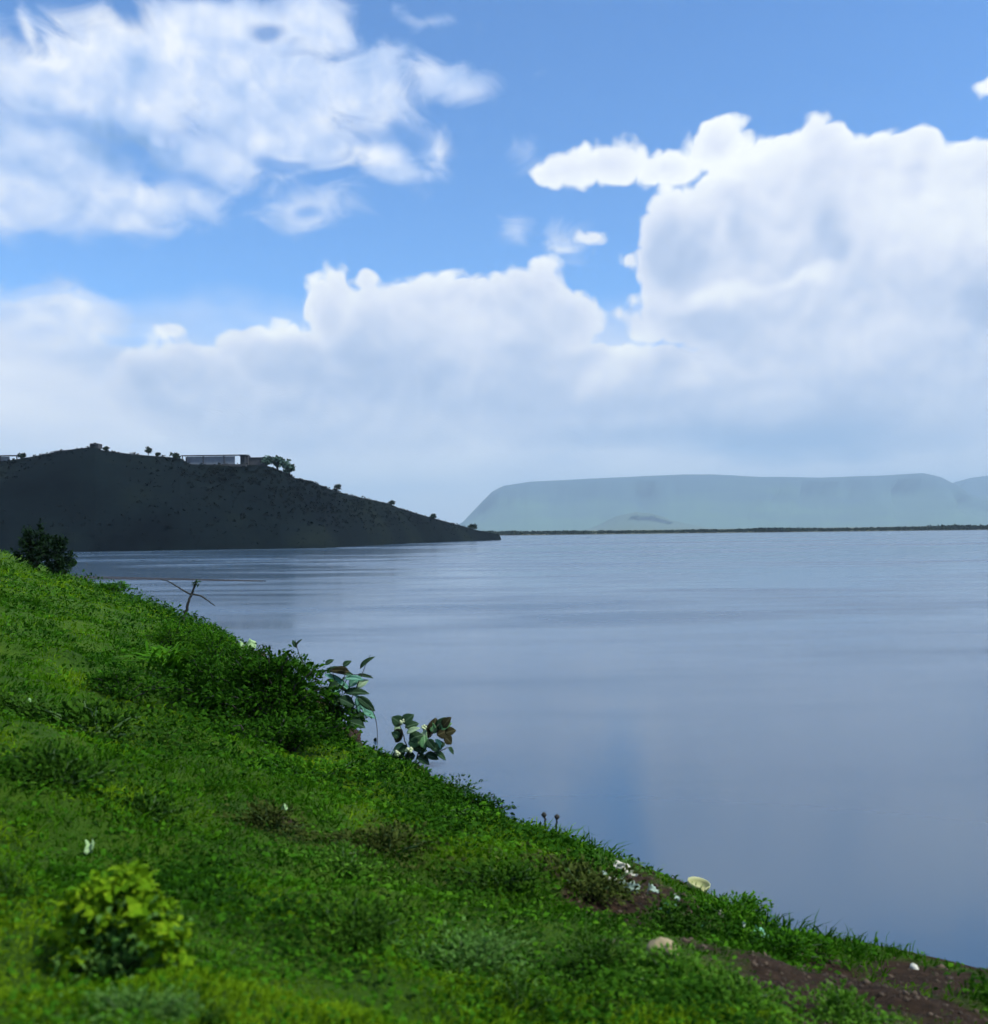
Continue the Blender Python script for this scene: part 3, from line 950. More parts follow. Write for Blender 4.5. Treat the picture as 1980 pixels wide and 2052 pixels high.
# thicker, darker growth along the brow by the water and on the upper slope
N_U = 150000
ha = np.radians(rng.uniform(-38, 40, N_U))
hr = np.exp(rng.uniform(math.log(5.0), math.log(95), N_U))
x, y = hr * np.sin(ha), hr * np.cos(ha)
sd = shore_distance(x, y)
dens = fbm((x * 0.8 + y * 0.6) * 0.75, (y * 0.8 - x * 0.6) * 0.4, 4, 131)
want = -0.30 + 0.75 * np.exp(-((sd - 1.2) / 2.2) ** 2) + 0.50 * np.clip((hr - 13) / 6, 0, 1) * np.clip((70 - hr) / 30, 0, 1)
keep = (sd > 0.1) & (soil_amount(x, y) < 0.5) & (dens * 1.3 + want > rng.uniform(0.0, 0.7, N_U))
x, y, hr, dens, want = x[keep], y[keep], hr[keep], dens[keep], want[keep]
z = ground_z(x, y)
n = len(x)
sc = (hr / 10.0) ** 0.6
hz = rng.uniform(0.0, 1.0, n) * np.clip(0.10 + 0.4 * (dens + want), 0.05, 0.34) * sc * np.clip(sd[keep] / 1.6, 0.22, 1)
ax = rng.normal(size=(n, 3)) * np.array([1, 1, 0.6]) + np.array([0.3, -0.2, 0.35])
V, T = leaves(np.stack([x, y, z + hz], -1), ax, rng.uniform(0.05, 0.10, n) * sc, rng.uniform(0.02, 0.045, n) * sc, 0.25, 0.4, rng=rng)
under = link('undergrowth', tri_mesh('undergrowth', V, T, {'tint': np.repeat(np.clip(0.45 + 0.6 * fbm(x * 0.4, y * 0.4, 3, 141) + rng.normal(size=n) * 0.22, 0, 1), 6)}), mat_shrub)
under['kind'] = 'stuff'
tag(under, 'dark low undergrowth spreading along the brow of the bank', 'undergrowth')


# ------------------------------------------------------------------ weeds, shrubs
def weed_clump(px, py, w_px, h_px, label, mat, seed, n=500, leaf=0.10, name='weed_clump', cat='weed', group='weed clumps on the bank', aspect=0.5, up_bias=0.5):
    rng = np.random.default_rng(seed)
    base = ground_hit(px, py)
    w, h = metres(w_px, base) * 1.5, metres(h_px, base) * 0.8
    n = int(n * 2.2); leaf = leaf * 0.62
    t = thing(name, base, label, cat, group)
    d = w * 0.75
    ns = 9
    bits, tips = [], []
    for k in range(ns):
        a = rng.uniform(0, 6.28); q = math.sqrt(rng.uniform(0.02, 1))
        ex, ey = math.cos(a) * w * 0.42 * q, math.sin(a) * d * 0.42 * q
        gz_ = float(ground_z(base[0] + ex * 0.1, base[1] + ey * 0.1)) - base[2]
        e = np.array([ex, ey, gz_ + h * (0.95 - 0.55 * q * q) * rng.uniform(0.55, 1.3)])
        p = bend_path((ex * 0.1, ey * 0.1, gz_ - 0.03), e, 0.06 * h, 6, 0.01 * w, rng)
        bits.append(tube(p, np.linspace(0.012, 0.004, 6) * max(w, 0.5), 5)); tips.append(p)
    V, T = join(bits)
    link('stem', tri_mesh('stem', V, T, smooth=True), mat_green_stem, t)
    tips = np.array(tips)
    si = rng.integers(0, ns, n); ti = rng.uniform(0.15, 1.0, n) ** 0.7 * 5
    i0 = np.clip(ti.astype(int), 0, 4); fr = (ti - i0)[:, None]
    pp = tips[si, i0] * (1 - fr) + tips[si, i0 + 1] * fr
    pp = pp + rng.normal(size=(n, 3)) * np.array([w * 0.085, d * 0.085, h * 0.10])
    skirt = rng.uniform(size=n) < 0.4
    pp[skirt] = rng.normal(size=(int(skirt.sum()), 3)) * np.array([w * 0.30, d * 0.30, 0])
    gl = ground_z(base[0] + pp[:, 0], base[1] + pp[:, 1]) - base[2]
    pp[:, 2] = np.where(skirt, gl + rng.uniform(0.01, 0.25, n) * h, np.maximum(pp[:, 2], gl + 0.01))
    ax = unit(pp * np.array([1 / w, 1 / d, 0.4 / h])) + rng.normal(size=(n, 3)) * 0.45 + np.array([0, 0, up_bias * 0.3])
    Lf = leaf * w * rng.uniform(0.6, 1.3, n)
    V, T = leaves(pp, ax, Lf, Lf * aspect, 0.3, 0.45, rng=rng)
    link('foliage', tri_mesh('foliage', V, T, {'tint': np.repeat(rng.uniform(0, 1, n), 6)}), mat, t)
    return t


WEEDS = [
    (110, 1565, 190, 70, 'dark straggling weed clump by the left edge below the shaded slope', mat_weed_dark, 520, .085),
    (290, 1640, 190, 48, 'flat dark weed clump above and right of the yellow bush', mat_weed_dark, 420, .07),
    (545, 1662, 120, 62, 'brownish weed clump in a hollow with a pale rim, left of centre', mat_weed_brown, 420, .09),
    (705, 1880, 200, 120, 'rounded dark green weed clump low in the middle of the bank', mat_weed_dark, 700, .075),
    (775, 1712, 190, 66, 'dark brownish weed clump beside a patch of bare soil', mat_weed_brown, 520, .07),
    (935, 1945, 190, 95, 'spreading grey green weed clump near the bottom centre', mat_weed_pale, 600, .075),
    (1190, 1945, 110, 80, 'small round dark weed clump below the tan stone', mat_weed_dark, 420, .09),
    (1040, 2030, 120, 70, 'dark weed clump at the bottom edge right of centre', mat_weed_dark, 420, .08),
    (280, 2046, 170, 90, 'pale green weed clump at the bottom edge under the yellow bush', mat_weed_pale, 520, .085),
    (395, 2050, 90, 80, 'dark weed clump at the bottom edge right of the yellow bush', mat_weed_dark, 380, .09),
    (1345, 1868, 150, 62, 'dark green weed clump above the tan stone', mat_weed_dark, 480, .085),
    (1470, 1842, 110, 62, 'light green herb with thin upright stems among the litter', mat_weed_mid, 300, .10),
    (1180, 1790, 190, 58, 'brownish shore weed clump left of the white litter', mat_weed_brown, 520, .07),
    (1092, 1690, 60, 34, 'small dark tuft at the water edge under a short stalk', mat_weed_dark, 260, .11),
    (1222, 1742, 90, 42, 'soft teal green bush at the water edge above the litter', mat_weed_pale, 420, .08),
    (912, 1586, 76, 34, 'dark tuft at the water edge right of the big leaved plant', mat_weed_dark, 300, .10),
    (15, 1800, 120, 90, 'dark weed clump cut by the left edge, left of the yellow bush', mat_weed_dark, 420, .085),
    (690, 1745, 130, 52, 'pale green weed clump just below the bare soil patch', mat_weed_bright, 380, .09),
    (1480, 2010, 180, 60, 'bright green weed clump left of the bare soil in the corner', mat_weed_bright, 560, .075),
    (1690, 2046, 160, 76, 'bright green weed clump at the bottom edge beside bare soil', mat_weed_bright, 520, .08),
    (1560, 1905, 170, 38, 'flat green weed clump on the shore right of the mint scrap', mat_weed_mid, 420, .07),
    (1478, 1830, 110, 34, 'green shore bush right of the pale yellow scrap', mat_weed_mid, 420, .09),
    (860, 1640, 170, 40, 'low green weed clump in the middle of the bank', mat_weed_mid, 420, .07),
    (1000, 1770, 180, 52, 'dark green weed clump midway between hollow and litter', mat_weed_dark, 480, .07),
    (620, 1560, 210, 46, 'wide low green weed clump below the large dark shrub', mat_weed_mid, 520, .06),
    (200, 1470, 260, 70, 'dark green weed clump on the upper left slope', mat_weed_dark, 620, .06),
    (60, 1440, 150, 60, 'dark bush at the left edge on the upper slope', mat_weed_dark, 480, .07),
    (1350, 1965, 190, 50, 'bright green weed clump right of the tan stone', mat_weed_bright, 520, .065),
    (450, 1930, 120, 40, 'low green weed clump right of the yellow bush', mat_weed_mid, 320, .08)]
for k, (px, py, w, h, lab, mt, n_, lf) in enumerate(WEEDS):
    weed_clump(px, py, w, h, lab, mt, 200 + k, n_, lf)


def shrub(px, py, w_px, h_px, label, mat, seed, n=2200, leaf=0.05, branches=16, lean=(0, 0), name='shrub', cat='shrub', stem=mat_dark_stem, aspect=0.45, depth=0.6):
    rng = np.random.default_rng(seed)
    base = ground_hit(px, py)
    w, h = metres(w_px, base), metres(h_px, base)
    t = thing(name, base, label, cat)
    P = []
    for k in range(branches):
        a = rng.uniform(0, 6.28); q = math.sqrt(rng.uniform(0.0, 1))
        e = np.array([math.cos(a) * w * 0.47 * q + lean[0] * w, math.sin(a) * w * depth * 0.47 * q + lean[1] * w, h * (1.0 - 0.6 * q ** 2.2) * rng.uniform(0.72, 1.0)])
        b0 = np.array([e[0] * 0.08, e[1] * 0.08, 0])
        b0[2] = float(ground_z(base[0] + b0[0], base[1] + b0[1])) - base[2] - 0.05
        P.append(bend_path(b0, e, 0.12 * h, 8, 0.012 * w, rng))
    V, T = join([tube(p, np.linspace(0.011, 0.003, 8) * w, 5) for p in P])
    link('stem', tri_mesh('stem', V, T, smooth=True), stem, t)
    P = np.array(P)
    si = rng.integers(0, branches, n); ti = rng.uniform(0.05, 1.0, n) ** 0.6 * 7
    i0 = np.clip(ti.astype(int), 0, 6); fr = (ti - i0)[:, None]
    pp = P[si, i0] * (1 - fr) + P[si, i0 + 1] * fr
    pp = pp + rng.normal(size=(n, 3)) * np.array([w * 0.05, w * depth * 0.05, h * 0.06])
    gl = ground_z(base[0] + pp[:, 0], base[1] + pp[:, 1]) - base[2]
    pp[:, 2] = np.maximum(pp[:, 2], gl + 0.02)
    ax = unit(pp - np.array([lean[0] * w * .5, 0, h * 0.3])) + rng.normal(size=(n, 3)) * 0.6
    Lf = leaf * w * rng.uniform(0.6, 1.3, n)
    V, T = leaves(pp, ax, Lf, Lf * aspect, 0.3, 0.3, rng=rng)
    link('foliage', tri_mesh('foliage', V, T, {'tint': np.repeat(np.clip(rng.normal(0.45, 0.25, n), 0, 1), 6)}), mat, t)
    return t, base, w, h


shrub(545, 1462, 300, 165, 'largest dark green shrub on the bank edge left of the overhanging plant', mat_shrub, 400, 4200, 0.038, 30)
shrub(665, 1482, 150, 110, 'dark brown green shrub under the overhanging plant', mat_shrub, 402, 1900, 0.055, 18)
shrub(440, 1425, 260, 120, 'wide low dark shrub merging into the left side of the largest shrub', mat_shrub, 409, 3000, 0.040, 24)
shrub(560, 1500, 330, 70, 'low dark undergrowth along the foot of the largest shrub', mat_shrub, 410, 2600, 0.032, 24)
shrub(345, 1300, 130, 60, 'green bush on the bank edge below the bare forked sapling', mat_weed_mid, 411, 1400, 0.045, 14)
shrub(425, 1330, 130, 80, 'green bush on the bank edge right of the bare forked sapling', mat_weed_mid, 403, 1500, 0.045, 14)
shrub(500, 1360, 130, 82, 'green bush at the bank edge by the pale scrap', mat_shrub, 404, 1500, 0.045, 14)
shrub(590, 1372, 120, 66, 'dark bush at the bank edge under a thin upright sprig', mat_shrub, 405, 1300, 0.05, 14)
shrub(760, 1556, 120, 36, 'low green bush on the bank edge left of the big leaved plant', mat_weed_mid, 412, 1100, 0.05, 14)
shrub(955, 1632, 150, 40, 'low green bush lining the water right of the big leaved plant', mat_shrub, 413, 1300, 0.045, 16)
shrub(250, 1400, 200, 60, 'low dark bush on the upper slope left of the arching grass', mat_shrub, 414, 1800, 0.04, 18)
shrub(72, 1140, 80, 90, 'dark peaked bush against the hill at the far left', mat_shrub_far, 406, 1800, 0.10, 16)
shrub(108, 1150, 80, 82, 'dark bush touching the right side of the peaked bush at far left', mat_shrub_far, 415, 1800, 0.10, 16)
shrub(230, 1190, 90, 26, 'low green bush where the far bank meets the water', mat_weed_mid, 407, 800, 0.06, 12)
shrub(130, 1150, 60, 34, 'small dark bush right below the paired dark bushes at far left', mat_weed_dark, 408, 700, 0.08, 10)


# arching cane grass left of the big shrub
def cane_clump(px, py, w_px, h_px, label, seed, n=90):
    rng = np.random.default_rng(seed)
    base = ground_hit(px, py)
    w, h = metres(w_px, base), metres(h_px, base)
    t = thing('cane_clump', base, label, 'grass clump')
    Vs, tt = [], []
    for k in range(n):
        a = rng.normal(0.2, 1.3)
        dirn = np.array([math.cos(a), math.sin(a) * 0.6, 0])
        L = w * rng.uniform(0.35, 0.62); hh = h * rng.uniform(0.6, 1.1)
        q = np.linspace(0, 1, 8)[:, None]
        p0 = rng.normal(size=3) * np.array([w * 0.10, w * 0.07, 0])
        p0[2] = float(ground_z(base[0] + p0[0], base[1] + p0[1])) - base[2]
        c = p0 + dirn * L * q ** 1.4 + np.array([0, 0, 1]) * hh * (1 - (1 - q * 1.25) ** 2) * 0.95
        sd = np.cross(dirn, [0, 0, 1])
        wd_ = 0.018 * w * np.sin(np.clip(q * 0.92 + 0.08, 0, 1) * math.pi) ** 0.6
        P = np.stack([c - sd * wd_, c + sd * wd_ + np.array([0, 0, 0.3]) * wd_], 1)
        i = np.arange(16).reshape(8, 2)
        Q = np.stack([i[:-1, 0], i[:-1, 1], i[1:, 1]], -1); Q2 = np.stack([i[:-1, 0], i[1:, 1], i[1:, 0]], -1)
        Vs.append((P.reshape(-1, 3), np.concatenate([Q, Q2]))); tt.append(np.full(16, rng.uniform(0.1, 1)))
    V, T = join(Vs)
    link('blade_tuft', tri_mesh('blade_tuft', V, T, {'tint': np.concatenate(tt)}, smooth=True), mat_weed_mid, t)
    return t


cane_clump(345, 1362, 220, 62, 'tall grass with long arching blades left of the largest shrub', 501, 110)


# ------------------------------------------------------------------ plants built leaf by leaf
def leaf_mesh(name, mat, width=0.6, fold=0.18, curl=0.25):
    """broad ovate leaf, one long from (0,0,0) along +Y, with a thickness"""
    ts = np.linspace(0, 1, 8)
    wv = width * np.sin(ts ** 0.8 * math.pi) ** 0.75
    wv[0] = 0.05; wv[-1] = 0.02
    P = np.array([[(u * w / 2, t, abs(u) * w * fold - curl * t * t) for u in (-1, -0.5, 0, 0.5, 1)] for t, w in zip(ts, wv)])
    lo = P.copy(); lo[..., 2] -= 0.012
    i = np.arange(40).reshape(8, 5)
    q = np.stack([i[:-1, :-1], i[:-1, 1:], i[1:, 1:], i[1:, :-1]], -1).reshape(-1, 4)
    ring = np.concatenate([i[0, :], i[1:, 4], i[-1, -2::-1], i[-2:0:-1, 0]])
    rim = np.stack([ring, ring + 40, np.roll(ring, -1) + 40, np.roll(ring, -1)], -1)
    m = tri_mesh(name, np.concatenate([P.reshape(-1, 3), lo.reshape(-1, 3)]), np.concatenate([q, q[:, ::-1] + 40, rim]), smooth=True)
    m.materials.append(mat)
    return m


def leaf_material(name, c1, c2, vein):
    m, N, b, o = material(name)
    co = N.new('ShaderNodeTexCoord').outputs['Object']
    n = N.noise(co, 3.0, 4.0, 0.6)
    sx = N.new('ShaderNodeSeparateXYZ'); N.put(sx.inputs[0], co)
    base = N.ramp(n, [(0.3, c1 + (1,)), (0.7, c2 + (1,))])
    N.put(b.inputs['Base Color'], N.mix(N.step(N.math('ABSOLUTE', sx.outputs[0]), 0.03, 0.008), base, vein + (1,)))
    b.inputs['Roughness'].default_value = 0.8
    b.inputs['Specular IOR Level'].default_value = 0.08
    return m


LEAF = {
    'dark': leaf_mesh('leaf_dark', leaf_material('big_dark_leaf', (0.008, 0.022, 0.010), (0.020, 0.050, 0.020), (0.05, 0.09, 0.05))),
    'maroon': leaf_mesh('leaf_maroon', leaf_material('big_maroon_leaf', (0.012, 0.014, 0.005), (0.028, 0.026, 0.010), (0.06, 0.06, 0.03))),
    'green': leaf_mesh('leaf_green', leaf_material('big_green_leaf', (0.040, 0.110, 0.040), (0.085, 0.190, 0.075), (0.16, 0.26, 0.14))),
    'teal': leaf_mesh('leaf_teal', leaf_material('big_teal_leaf', (0.045, 0.150, 0.095), (0.090, 0.230, 0.155), (0.16, 0.30, 0.22)), 0.5),
    'pale': leaf_mesh('leaf_pale', leaf_material('big_pale_leaf', (0.14, 0.24, 0.13), (0.24, 0.33, 0.19), (0.30, 0.38, 0.25)), 0.55)}


STEMS = {}


def px_leaf(parent, base, Y, a_px, b_px, w_px, kind, dy=0.0, tilt=0.5):
    """a leaf whose stalk end and tip stand at these places of the photo, at distance Y + dy"""
    A = at_depth(a_px[0], a_px[1], Y + dy); B = at_depth(b_px[0], b_px[1], Y + dy + random.uniform(-0.06, 0.06))
    yv = B - A; L = np.linalg.norm(yv); yv /= L
    zv = unit(np.array([random.uniform(-.4, .4), -1.0 + tilt, tilt + random.uniform(-.2, .3)]))
    xv = unit(np.cross(yv, zv)); zv = np.cross(xv, yv)
    o_ = bpy.data.objects.new('leaf', LEAF[kind])
    C.objects.link(o_)
    wd_ = 1.25 * w_px * Y / FPX / 0.6
    Mx = Matrix(((xv[0] * wd_, yv[0] * L, zv[0] * L, A[0] - base[0]), (xv[1] * wd_, yv[1] * L, zv[1] * L, A[1] - base[1]), (xv[2] * wd_, yv[2] * L, zv[2] * L, A[2] - base[2]), (0, 0, 0, 1)))
    stems = STEMS.get(parent.name)
    if stems:
        parent = min(stems, key=lambda q: np.min(np.linalg.norm(q[1] - (A - base), axis=1)))[0]
    o_.parent = parent
    o_.matrix_local = Mx
    return o_


def px_tube(name, parent, base, Y, pts, r0_, r1_, mat, dy=0.0, n=14):
    P = np.array([at_depth(a, c, Y + dy) for a, c in pts]) - base
    t = np.linspace(0, len(P) - 1, n)
    Q = np.stack([np.interp(t, np.arange(len(P)), P[:, k]) for k in range(3)], -1)
    Q[1:-1] = (Q[:-2] + 2 * Q[1:-1] + Q[2:]) / 4
    Q[1:-1] += RNG.normal(size=(n - 2, 3)) * r0_ * 0.3
    V, T = tube(Q, np.linspace(r0_, r1_, n), 7)
    o_ = link(name, tri_mesh(name, V, T, smooth=True), mat, parent)
    STEMS.setdefault(parent.name, []).append((o_, Q))
    return o_


# big-leaved plant on the brow, its two heads of leaves against the water
base = ground_hit(828, 1532); Y = base[1]
plant = thing('broad_leaved_plant', base, 'plant with big dark and pale leaves in two heads against the water', 'plant')
for pts in ([(826, 1536), (818, 1505), (808, 1470), (800, 1448)], [(830, 1536), (842, 1500), (862, 1474), (880, 1450)], [(832, 1536), (855, 1512), (882, 1505), (898, 1498)], [(826, 1534), (806, 1512), (792, 1500)]):
    px_tube('stem', plant, base, Y, pts, 0.016, 0.007, mat_stem, random.uniform(-.05, .05))
LV = [((806, 1452), (786, 1436), 20, 'dark'), ((808, 1450), (826, 1430), 22, 'dark'), ((812, 1458), (838, 1446), 18, 'dark'), ((806, 1462), (788, 1488), 20, 'maroon'), ((802, 1456), (790, 1462), 13, 'pale'),
      ((815, 1470), (838, 1455), 13, 'pale'), ((820, 1482), (846, 1470), 22, 'dark'), ((818, 1490), (846, 1484), 20, 'green'), ((812, 1494), (786, 1500), 15, 'green'), ((826, 1498), (856, 1500), 20, 'dark'),
      ((818, 1500), (796, 1502), 17, 'dark'), ((812, 1508), (784, 1514), 17, 'dark'), ((848, 1488), (850, 1462), 16, 'pale'), ((850, 1500), (852, 1474), 18, 'green'), ((862, 1478), (852, 1452), 18, 'maroon'), ((866, 1470), (874, 1440), 21, 'maroon'),
      ((872, 1470), (862, 1446), 12, 'green'), ((876, 1474), (898, 1462), 22, 'maroon'), ((880, 1462), (888, 1436), 22, 'dark'), ((884, 1462), (902, 1446), 17, 'green'), ((888, 1458), (900, 1436), 18, 'maroon'), ((892, 1470), (912, 1460), 20, 'maroon'),
      ((890, 1476), (908, 1490), 17, 'maroon'), ((872, 1482), (890, 1500), 13, 'teal'), ((862, 1490), (882, 1506), 14, 'dark'), ((868, 1496), (884, 1500), 16, 'dark'), ((872, 1508), (896, 1520), 13, 'dark'), ((884, 1500), (880, 1484), 16, 'dark'),
      ((898, 1498), (912, 1510), 10, 'dark'), ((852, 1512), (880, 1518), 15, 'dark'), ((856, 1482), (870, 1500), 15, 'dark'), ((840, 1512), (852, 1490), 18, 'dark'), ((800, 1478), (786, 1466), 13, 'dark'), ((832, 1514), (806, 1520), 19, 'dark'), ((836, 1516), (862, 1528), 20, 'dark')]
for k, (a, c, w, kind) in enumerate(LV):
    px_leaf(plant, base, Y, a, c, w, kind, random.uniform(-0.16, 0.16))
mat_flower = plain_material('pale_flower', (0.34, 0.42, 0.22), (0.50, 0.56, 0.34), 30.0)
for (fx_, fy_, r_) in [(797, 1509, 7), (820, 1504, 8), (806, 1445, 5), (850, 1458, 6)]:
    c = at_depth(fx_, fy_, Y - 0.2) - base
    rad = r_ * Y / FPX
    bits = []
    for q in range(9):
        dd = unit(RNG.normal(size=3)); bits.append(tube([c + dd * rad * 0.1, c + dd * rad * 0.7, c + dd * rad], [rad * 0.15, rad * 0.42, rad * 0.3], 6))
    V, T = join(bits)
    link('flower_cluster', tri_mesh('flower_cluster', V, T, smooth=True), mat_flower, plant)

# overhanging plant at the right end of the large shrub
base = ground_hit(700, 1486); Y = base[1]
plant = thing('overhanging_plant', base, 'sparse overhanging plant with pale teal leaves and one drooping stem', 'plant')
for pts, r_ in (([(702, 1490), (690, 1440), (678, 1390), (668, 1352), (662, 1335)], .018), ([(690, 1440), (706, 1396), (726, 1350), (742, 1312)], .013), ([(678, 1392), (700, 1352), (722, 1352), (746, 1354)], .010),
                ([(696, 1450), (716, 1408), (738, 1412), (752, 1432), (757, 1465), (755, 1490), (764, 1514)], .012), ([(684, 1400), (690, 1360), (692, 1335)], .010), ([(668, 1400), (610, 1340), (596, 1300), (592, 1282)], .012)):
    px_tube('stem', plant, base, Y, pts, r_, 0.006, mat_dark_stem, random.uniform(-.1, .1), 16)
for a, c, w, kind in [((652, 1344), (712, 1346), 16, 'dark'), ((700, 1346), (660, 1340), 14, 'maroon'), ((650, 1352), (712, 1380), 15, 'teal'), ((690, 1360), (728, 1356), 16, 'teal'), ((716, 1378), (736, 1360), 16, 'pale'), ((700, 1376), (722, 1352), 17, 'teal'),
                      ((655, 1362), (716, 1388), 15, 'dark'), ((690, 1388), (738, 1384), 14, 'dark'), ((664, 1388), (682, 1382), 14, 'teal'), ((712, 1392), (742, 1436), 15, 'teal'), ((716, 1396), (752, 1424), 15, 'dark'), ((712, 1400), (724, 1428), 14, 'teal'),
                      ((728, 1426), (756, 1436), 15, 'teal'), ((652, 1332), (668, 1320), 9, 'dark'), ((688, 1336), (702, 1322), 13, 'dark'), ((722, 1340), (746, 1312), 11, 'dark'), ((716, 1352), (748, 1356), 6, 'dark'), ((754, 1478), (751, 1496), 9, 'dark'),
                      ((690, 1440), (650, 1442), 20, 'dark'), ((696, 1446), (732, 1452), 20, 'dark'), ((690, 1430), (650, 1420), 24, 'dark'), ((700, 1430), (732, 1440), 22, 'dark'), ((688, 1408), (660, 1400), 20, 'dark'), ((612, 1345), (624, 1326), 10, 'green'), ((606, 1335), (590, 1318), 10, 'green'), ((594, 1298), (586, 1282), 7, 'dark'), ((594, 1294), (602, 1280), 7, 'dark'),
                      ((680, 1372), (654, 1376), 18, 'dark'), ((688, 1420), (716, 1428), 22, 'dark'), ((680, 1400), (712, 1412), 20, 'dark')]:
    px_leaf(plant, base, Y, a, c, w, kind, random.uniform(-0.2, 0.2))

# bare forked sapling and a short stake on the far brow
base = ground_hit(366, 1252); Y = base[1]
sap = thing('bare_sapling', base, 'bare dark forked sapling standing out against the lake', 'sapling')
for pts, r_, q in (([(366, 1254), (372, 1225), (380, 1200), (385, 1190)], .085, .05), ([(384, 1192), (362, 1180), (340, 1166), (322, 1160)], .045, .02), ([(384, 1192), (389, 1178), (393, 1168)], .05, .05), ([(385, 1190), (404, 1195), (420, 1206), (431, 1214)], .045, .02)):
    px_tube('branch', sap, base, Y, pts, r_, q, mat_dark_stem)
rng = np.random.default_rng(5)
c = at_depth(393, 1168, Y) - base
pp = c + rng.normal(size=(26, 3)) * 0.07
V, T = leaves(pp, rng.normal(size=(26, 3)), 0.14, 0.08, rng=rng)
link('leaf_tuft', tri_mesh('leaf_tuft', V, T, {'tint': np.full(len(V), 0.2)}), mat_weed_dark, sap)
base = ground_hit(180, 1160); Y = base[1]
st = thing('leaning_stake', base, 'short thin dark stake leaning on the far brow beside the spit', 'stake')
px_tube('shaft', st, base, Y, [(181, 1164), (178, 1148), (174, 1127)], .11, .05, mat_dark_stem)
px_tube('side_twig', st, base, Y, [(179, 1152), (186, 1146), (193, 1143)], .05, .025, mat_dark_stem)
for k, (bx_, by_, tx_, ty_, lab) in enumerate([(1094, 1664, 1090, 1634, 'left of two short dark stalks standing at the water edge'), (1112, 1668, 1116, 1638, 'right of two short dark stalks standing at the water edge')]):
    base = ground_hit(bx_, by_); Y = base[1]
    st = thing('dry_stalk', base, lab, 'stalk', 'dry stalks at the water edge')
    px_tube('stem', st, base, Y, [(bx_, by_ + 4), ((bx_ + tx_) / 2 + 1, (by_ + ty_) / 2), (tx_, ty_)], .022, .012, mat_dark_stem)
    V, T = tube(np.array([at_depth(tx_, ty_ + 4, Y), at_depth(tx_, ty_ - 1, Y), at_depth(tx_ + 1, ty_ - 6, Y)]) - base, [.02, .045, .02], 7)
    link('seed_head', tri_mesh('seed_head', V, T, smooth=True), mat_dark_stem, st)

# yellow-green bush, lower left
base = ground_hit(248, 1945); Y = base[1]; mpp = Y / FPX
bush = thing('yellow_bush', base, 'bright yellow green bush in the lower left foreground', 'bush')
rng = np.random.default_rng(77)
ARCS = [([(236, 1940), (206, 1860), (176, 1800), (138, 1818)], .9), ([(238, 1940), (222, 1850), (228, 1785), (262, 1752)], 1.0), ([(242, 1940), (262, 1860), (290, 1800), (326, 1832)], 1.0), ([(248, 1945), (300, 1905), (332, 1880), (356, 1905)], .9),
        ([(240, 1940), (226, 1870), (200, 1808), (188, 1778)], 1.0), ([(242, 1940), (246, 1860), (268, 1800), (290, 1776)], 1.0), ([(240, 1940), (214, 1885), (222, 1836), (256, 1822)], .8), ([(244, 1940), (290, 1870), (318, 1846), (340, 1866)], .9),
        ([(240, 1945), (200, 1915), (170, 1900), (146, 1918)], .9), ([(250, 1950), (300, 1945), (340, 1940), (368, 1962)], .9), ([(238, 1945), (205, 1900), (165, 1860), (128, 1868)], .9), ([(246, 1950), (270, 1945), (300, 1960), (320, 1988)], .9)]
yl, gl_ = [], []
for pts, _k in ARCS:
    dy = rng.uniform(-0.22, 0.22)
    px_tube('stem', bush, base, Y, pts, .007, .003, mat_green_stem, dy)
    P = np.array([at_depth(a, c, Y + dy) for a, c in pts]) - base
    t = np.linspace(0, 3, 60)
    Q = np.stack([np.interp(t, np.arange(4), P[:, k]) for k in range(3)], -1)
    yl.append(Q[26:]); gl_.append(Q[4:40])
yl = np.repeat(np.concatenate(yl), 4, 0); yl = yl + rng.normal(size=yl.shape) * np.array([.026, .05, .018])
ax = rng.normal(size=yl.shape) * 0.6 + np.array([0.1, -0.35, 0.15])
V, T = leaves(yl, ax, rng.uniform(.055, .115, len(yl)), rng.uniform(.034, .068, len(yl)), 0.3, 0.5, rng=rng)
link('upper_foliage', tri_mesh('upper_foliage', V, T, {'tint': np.repeat(rng.uniform(0, 1, len(yl)), 6)}), mat_yellow, bush)['label'] = 'bright yellow green upper leaves'
gl_ = np.repeat(np.concatenate(gl_), 3, 0); gl_ = gl_ + rng.normal(size=gl_.shape) * np.array([.085, .10, .04])
gl_[:, 2] = np.maximum(gl_[:, 2], ground_z(base[0] + gl_[:, 0], base[1] + gl_[:, 1]) - base[2] + 0.02)
ax = rng.normal(size=gl_.shape) * 0.6 + np.array([0.1, -0.35, 0.15])
V, T = leaves(gl_, ax, rng.uniform(.03, .06, len(gl_)), rng.uniform(.02, .04, len(gl_)), 0.3, 0.5, rng=rng)
link('lower_foliage', tri_mesh('lower_foliage', V, T, {'tint': np.repeat(rng.uniform(0, 1, len(gl_)), 6)}), mat_weed_pale, bush)['label'] = 'darker grey green lower leaves'

# ------------------------------------------------------------------ litter and stones
def scrap_material(name, c):
    return plain_material(name, tuple(q * 0.75 for q in c), c, 6.0, 0.5, 0.3, 0.4)


SC = {'white': scrap_material('white_plastic', (0.56, 0.56, 0.46)), 'mint': scrap_material('mint_plastic', (0.25, 0.62, 0.42)), 'grey': scrap_material('grey_plastic', (0.30, 0.42, 0.34)),
      'cream': scrap_material('cream_plastic', (0.42, 0.44, 0.20)), 'tan': plain_material('tan_stone', (0.20, 0.17, 0.09), (0.30, 0.25, 0.14), 5.0, 0.85, 0.5), 'teal': scrap_material('teal_plastic', (0.08, 0.28, 0.16)), 'pale': scrap_material('pale_leaf', (0.26, 0.42, 0.18))}


